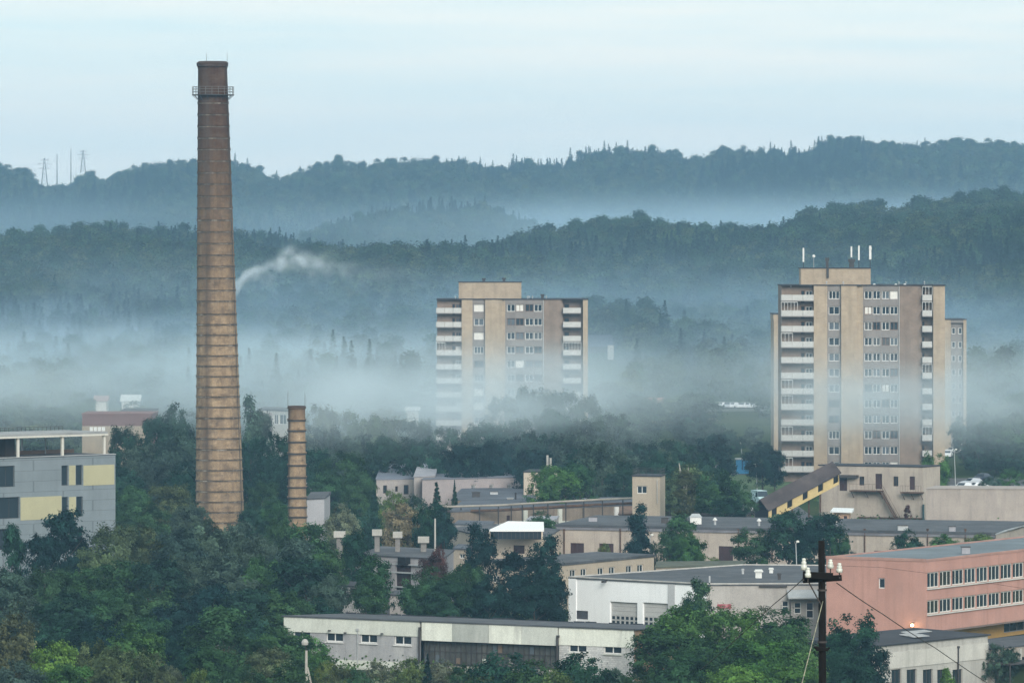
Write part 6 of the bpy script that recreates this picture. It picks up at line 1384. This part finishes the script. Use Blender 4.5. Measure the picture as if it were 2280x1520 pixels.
# belt behind the chimneys, in front of the mist
for a in [(390, 902, 80, 960, 'round', 'dark'), (345, 930, 90, 950, 'broad', 'dark'), (280, 950, 100, 945, 'broad', 'dark'), (310, 985, 110, 925, 'broad', 'grey'), (400, 960, 100, 935, 'round', 'grey'), (345, 1020, 120, 905, 'broad', 'grey'), (280, 1040, 90, 890, 'round', 'dark'), (410, 1030, 100, 900, 'round', 'dark'), (300, 1080, 100, 840, 'broad', 'mid'), (380, 1080, 120, 830, 'broad', 'olive'), (320, 1120, 110, 800, 'round', 'mid'), (420, 1110, 90, 815, 'round', 'grey'),
          (558, 882, 44, 950, 'poplar', 'grey'), (585, 915, 60, 955, 'tall', 'grey'), (620, 965, 90, 930, 'broad', 'dark'), (565, 970, 80, 925, 'broad', 'dark'), (600, 1010, 90, 915, 'broad', 'dark'), (660, 1000, 90, 920, 'round', 'dark'), (590, 1070, 90, 850, 'broad', 'mid'), (560, 1120, 70, 820, 'round', 'dark'), (610, 1110, 70, 820, 'round', 'mid'), (700, 1000, 90, 940, 'broad', 'dark'),
          (710, 905, 100, 1010, 'broad', 'olive'), (760, 912, 110, 1020, 'broad', 'olive'), (815, 925, 100, 1005, 'broad', 'olive'), (870, 932, 100, 1010, 'broad', 'olive'), (720, 950, 110, 985, 'broad', 'grey'), (790, 965, 100, 975, 'broad', 'grey'), (860, 970, 110, 970, 'broad', 'dark'), (930, 935, 90, 1005, 'broad', 'grey'), (940, 975, 120, 965, 'broad', 'dark'), (1010, 950, 110, 985, 'broad', 'dark'), (1075, 940, 110, 990, 'broad', 'dark'), (1030, 990, 120, 950, 'broad', 'deep'), (1110, 975, 120, 958, 'broad', 'deep'), (1140, 930, 110, 1000, 'broad', 'dark'), (1200, 960, 120, 970, 'broad', 'dark'), (1190, 1000, 100, 945, 'broad', 'deep'), (1270, 970, 110, 965, 'broad', 'grey'),
          (1120, 880, 90, 1085, 'broad', 'grey'), (1185, 862, 110, 1095, 'broad', 'grey'), (1245, 870, 100, 1100, 'broad', 'dark'), (1300, 882, 100, 1090, 'broad', 'grey'), (1360, 920, 110, 1060, 'broad', 'grey'), (1230, 910, 110, 1050, 'broad', 'dark'), (1310, 935, 110, 1020, 'broad', 'grey'),
          (1430, 985, 100, 965, 'broad', 'dark'), (1510, 978, 110, 975, 'broad', 'dark'), (1590, 968, 90, 985, 'tall', 'deep'), (1400, 1010, 90, 945, 'round', 'grey'), (1470, 1010, 90, 940, 'round', 'dark'), (1570, 1010, 90, 930, 'round', 'dark'), (1698, 985, 84, 1010, 'round', 'deep'), (1725, 1000, 60, 1015, 'round', 'dark'),
          (2085, 1008, 70, 955, 'round', 'green'), (2060, 1020, 50, 960, 'round', 'mid'), (2248, 1040, 80, 985, 'bush', 'green'), (2205, 1060, 70, 965, 'bush', 'grey'), (2145, 925, 60, 1130, 'round', 'grey'), (2205, 930, 90, 1100, 'broad', 'dark'), (2260, 920, 90, 1110, 'broad', 'grey'), (2180, 980, 90, 1080, 'broad', 'dark'), (2250, 985, 90, 1075, 'broad', 'dark')]: T(*a)
for a in [(1590, 948, 70, 1160, 'broad', 'grey'), (1625, 958, 60, 1140, 'round', 'dark'), (1682, 950, 50, 1180, 'round', 'grey'), (1556, 940, 76, 1200, 'broad', 'grey'), (843, 563, 64, 2250, 'round', 'deep')]: T(*a)
def inside(x, y, poly):
    c = False; n = len(poly)
    for i in range(n):
        a, b = poly[i], poly[(i+1) % n]
        if (a.y > y) != (b.y > y) and x < (b.x-a.x)*(y-a.y)/(b.y-a.y)+a.x: c = not c
    return c
# more of the same wood, half lost in the mist further back
def infill():
    g = random.Random(21)
    tries = 0
    while len(TREES) < 292 and tries < 4000:
        tries += 1
        Y = g.uniform(1040, 1290); px = g.uniform(-30, 2310); x = XW(px, Y)
        if any(inside(x, Y, [p+(p-Vector(mid(f))).normalized()*4 for p in f]) for f in FOOT): continue
        if 960 < px < 1320 and 1085 < Y < 1190 or 1700 < px < 2160 and Y < 1200: continue
        if 1585 < px < 1700 and Y > 1020 or 1180 < px < 1700 and Y < 1120: continue
        hgt = g.uniform(7, 11.5); zt = lz(x, Y)+hgt; yt = HY+(H-zt)*F/Y
        if any(abs(px-q[0]) < 34 and abs(yt-q[1]) < 10 for q in TREES): continue
        T(px, yt, g.uniform(8, 11)*F/Y, Y, g.choice(('broad', 'round', 'round', 'tall')), g.choice(('grey', 'grey', 'dark', 'olive', 'mid')))
infill()
MARKS = [('the tall chimney', 490, 900), ('the short chimney', 661, 1040), ('the grey and yellow block', 130, 1100), ('the misty tower', 1140, 800), ('the antenna-topped tower', 1920, 850), ('the conveyor gallery', 1780, 1110), ('the boiler house', 1960, 1090), ('the tower house', 1443, 1085),
         ('the white garage', 1420, 1335), ('the pink building', 1950, 1320), ('the utility pole', 1830, 1400), ('the white-roofed pavilion', 1148, 1200), ('the grey workshop', 890, 1270), ('the whitewashed building', 820, 1420), ('the dark glazing', 1090, 1450), ('the blue kiosk', 1660, 1032), ('the bluish roof', 900, 1058), ('the beige wing', 1350, 1270),
         ('the red-banded building', 260, 932), ('the white villa', 615, 935), ('the concrete lamp pole', 682, 1480), ('the concrete shed', 2060, 1460), ('the parked cars', 2150, 1060), ('the store wall', 2170, 1125), ('the workshop door', 1616, 1232), ('the bottom left corner', 60, 1500), ('the rear block', 2135, 800)]
ORD = ['first', 'second', 'third', 'fourth', 'fifth', 'sixth', 'seventh', 'eighth', 'ninth', 'tenth']+['%dth' % i for i in range(11, 60)]
def plant():
    g = random.Random(2); info = []
    for i, (px, yt, w, Y, st, tone) in enumerate(TREES):
        cy = yt+30
        nm, mx, my = min(MARKS, key=lambda m: (m[1]-px)**2+((m[2]-cy)*1.2)**2)
        dx, dy = px-mx, cy-my
        rel = ('right of' if dx > 0 else 'left of') if abs(dx) > abs(dy) else ('below' if dy > 0 else 'above')
        info.append((nm, rel, math.hypot(dx, dy)))
    seen = {}
    order = sorted(range(len(TREES)), key=lambda i: info[i][2])
    rank = {}
    for i in order:
        k = info[i][:2]+(TREES[i][4], TREES[i][5]); seen[k] = seen.get(k, 0)+1; rank[i] = seen[k]
    for i, (px, yt, w, Y, st, tone) in enumerate(TREES):
        x = XW(px, Y); z = lz(x, Y); hgt = max(1.2, ZW(yt, Y)-z); cm, tm, dims = tree_kind(st, i % (4 if st in ('round', 'broad') else 3))
        nm, rel, _ = info[i]; k = (nm, rel, st, tone)
        lab = '%s %s%s %s %s' % (TW[tone], SW[st], '' if seen[k] == 1 else ', %s' % ('nearest one' if rank[i] == 1 else ORD[rank[i]-1]+' one'), rel, nm)
        o = thing('shrub' if st == 'bush' else ('conifer_tree' if st == 'conifer' else 'leafy_tree'), (x, Y, z), lab, 'shrub' if st == 'bush' else 'tree', g.random()*6.28, None)
        o['group'] = 'bushes between the buildings' if st == 'bush' else 'trees of the town'
        sw = w*Y/F/dims[1]; sz = hgt/dims[0]
        c = bpy.data.objects.new('crown', cm); COL.objects.link(c); c.parent = o; c.scale = (sw, sw, sz)
        col = TONES[tone]; v = g.uniform(.85, 1.18); c.color = (col[0]*v*g.uniform(.9, 1.12), col[1]*v, col[2]*v*g.uniform(.9, 1.12), 1)
        k_ = bpy.data.objects.new('trunk', tm); COL.objects.link(k_); k_.parent = o; k_.scale = (sw, sw, sz)
    print('trees', len(TREES))
plant()
# a birch with bare pale stems beside the tower house
def birch():
    Y = 845; x = XW(1525, Y); z = 0; o = thing('birch_tree', (x, Y, 0), 'thin birch with bare pale stems, right of the tower house', 'tree')
    m = MB()
    for a, b in (((1530, 1165), (1526, 1095)), ((1526, 1095), (1515, 1045)), ((1524, 1095), (1519, 1060)), ((1527, 1100), (1533, 1040)), ((1516, 1060), (1512, 1030))): m.tube(P(*a, Y-4), P(*b, Y-4), .13, .07, 6)
    part(m, 'trunk', PALEBARK, o)
    cm, tm, dims = tree_kind('poplar', 1); c = bpy.data.objects.new('crown', cm); COL.objects.link(c); c.parent = o; c.location = (0, -4, 2.8); c.scale = (.85, .85, .75); c.color = (.075, .085, .04, 1)
birch()
def hedge():
    Y = 1072; x0, x1 = XW(1668, Y), XW(1740, Y); g = np.random.default_rng(4); n = 2600
    c = np.stack([g.uniform(x0, x1, n), Y+g.normal(size=n)*.45, g.uniform(.05, 1.5, n)+.15*np.sin(np.arange(n))], 1); q = g.normal(size=(n, 3)); q /= np.linalg.norm(q, axis=1)[:, None]
    u = np.cross(q, g.normal(size=(n, 3))); u /= np.linalg.norm(u, axis=1)[:, None]; v = np.cross(q, u); L = .3
    vs = np.stack([c-u*L*.5, c-v*L*.4, c+u*L*.6, c+v*L*.4], 1).reshape(-1, 3)-np.array([(x0+x1)/2, Y, 0])
    me = bpy.data.meshes.new('hedge'); me.from_pydata(vs.tolist(), [], [(4*i, 4*i+1, 4*i+2, 4*i+3) for i in range(n)]); a = me.attributes.new('tone', 'FLOAT', 'FACE'); a.data.foreach_set('value', np.clip(g.normal(.4, .2, n), 0, 1).astype(np.float32)); me.materials.append(LEAF)
    o = bpy.data.objects.new('hedge', me); COL.objects.link(o); o.location = ((x0+x1)/2, Y, 0); o.color = (.02, .045, .022, 1); tag(o, 'dark clipped hedge along the lawn left of the antenna-topped tower', 'hedge')
hedge()
# undergrowth between the trunks
def undergrowth():
    g = np.random.default_rng(9); N = 0; pts = []
    for k in range(9000):
        Y = g.uniform(470, 1130); x = g.uniform(-1, 1)*(.0877*Y*1.15+8)
        px = CX+x*F/Y; 
        if 1240 < px < 2300 and 620 < Y < 760 and g.random() < .9: continue
        if any(inside(x, Y, f) for f in FOOT) or px > 1940 and Y < 640: continue
        if 36 < x < 100 and 880 < Y < 1130 and (x < 50 or Y > 990): continue
        pts.append((x, Y, lz(x, Y)))
    pts = np.array(pts); n = len(pts); s = g.uniform(.5, 1.6, n)
    per = 26; q = []
    ctr = np.repeat(pts, per, 0)+g.normal(size=(n*per, 3))*np.repeat(s, per)[:, None]*np.array([.8, .8, .35]); ctr[:, 2] += np.repeat(s, per)*.5
    N = n*per; nr = g.normal(size=(N, 3))+np.array([0, -.3, .6]); nr /= np.linalg.norm(nr, axis=1)[:, None]
    u = np.cross(nr, g.normal(size=(N, 3))); u /= np.linalg.norm(u, axis=1)[:, None]; v = np.cross(nr, u); L = .34*(.6+.7*g.random((N, 1)))
    q = np.stack([ctr-u*L*.5, ctr-v*L*.4, ctr+u*L*.6, ctr+v*L*.4], 1).reshape(-1, 3)
    me = bpy.data.meshes.new('undergrowth'); me.vertices.add(4*N); me.vertices.foreach_set('co', q.ravel().astype(np.float32)); me.loops.add(4*N); me.loops.foreach_set('vertex_index', np.arange(4*N, dtype=np.int32))
    me.polygons.add(N); me.polygons.foreach_set('loop_start', np.arange(0, 4*N, 4, dtype=np.int32)); a = me.attributes.new('tone', 'FLOAT', 'FACE'); a.data.foreach_set('value', np.clip(np.repeat(g.normal(.45, .25, n), per), 0, 1).astype(np.float32))
    me.materials.append(foliage_mat('undergrowth_leaves', .2, (.05, .085, .03))); me.update(calc_edges=True); me.validate()
    o = bpy.data.objects.new('undergrowth', me); COL.objects.link(o); tag(o, 'weeds and scrub covering the ground between trees and buildings', None, kind='stuff')
undergrowth()
# ---------------------------------------------------------------- render settings
S.render.engine = 'CYCLES'
c = S.cycles
c.max_bounces = 6; c.diffuse_bounces = 2; c.glossy_bounces = 2; c.transmission_bounces = 2; c.transparent_max_bounces = 8
c.volume_bounces = 1; c.volume_max_steps = 256
c.use_denoising = True; c.sample_clamp_indirect = 4
S.view_settings.view_transform = 'Standard'; S.view_settings.look = 'None'
S.view_settings.exposure = 0.24; S.view_settings.gamma = 1
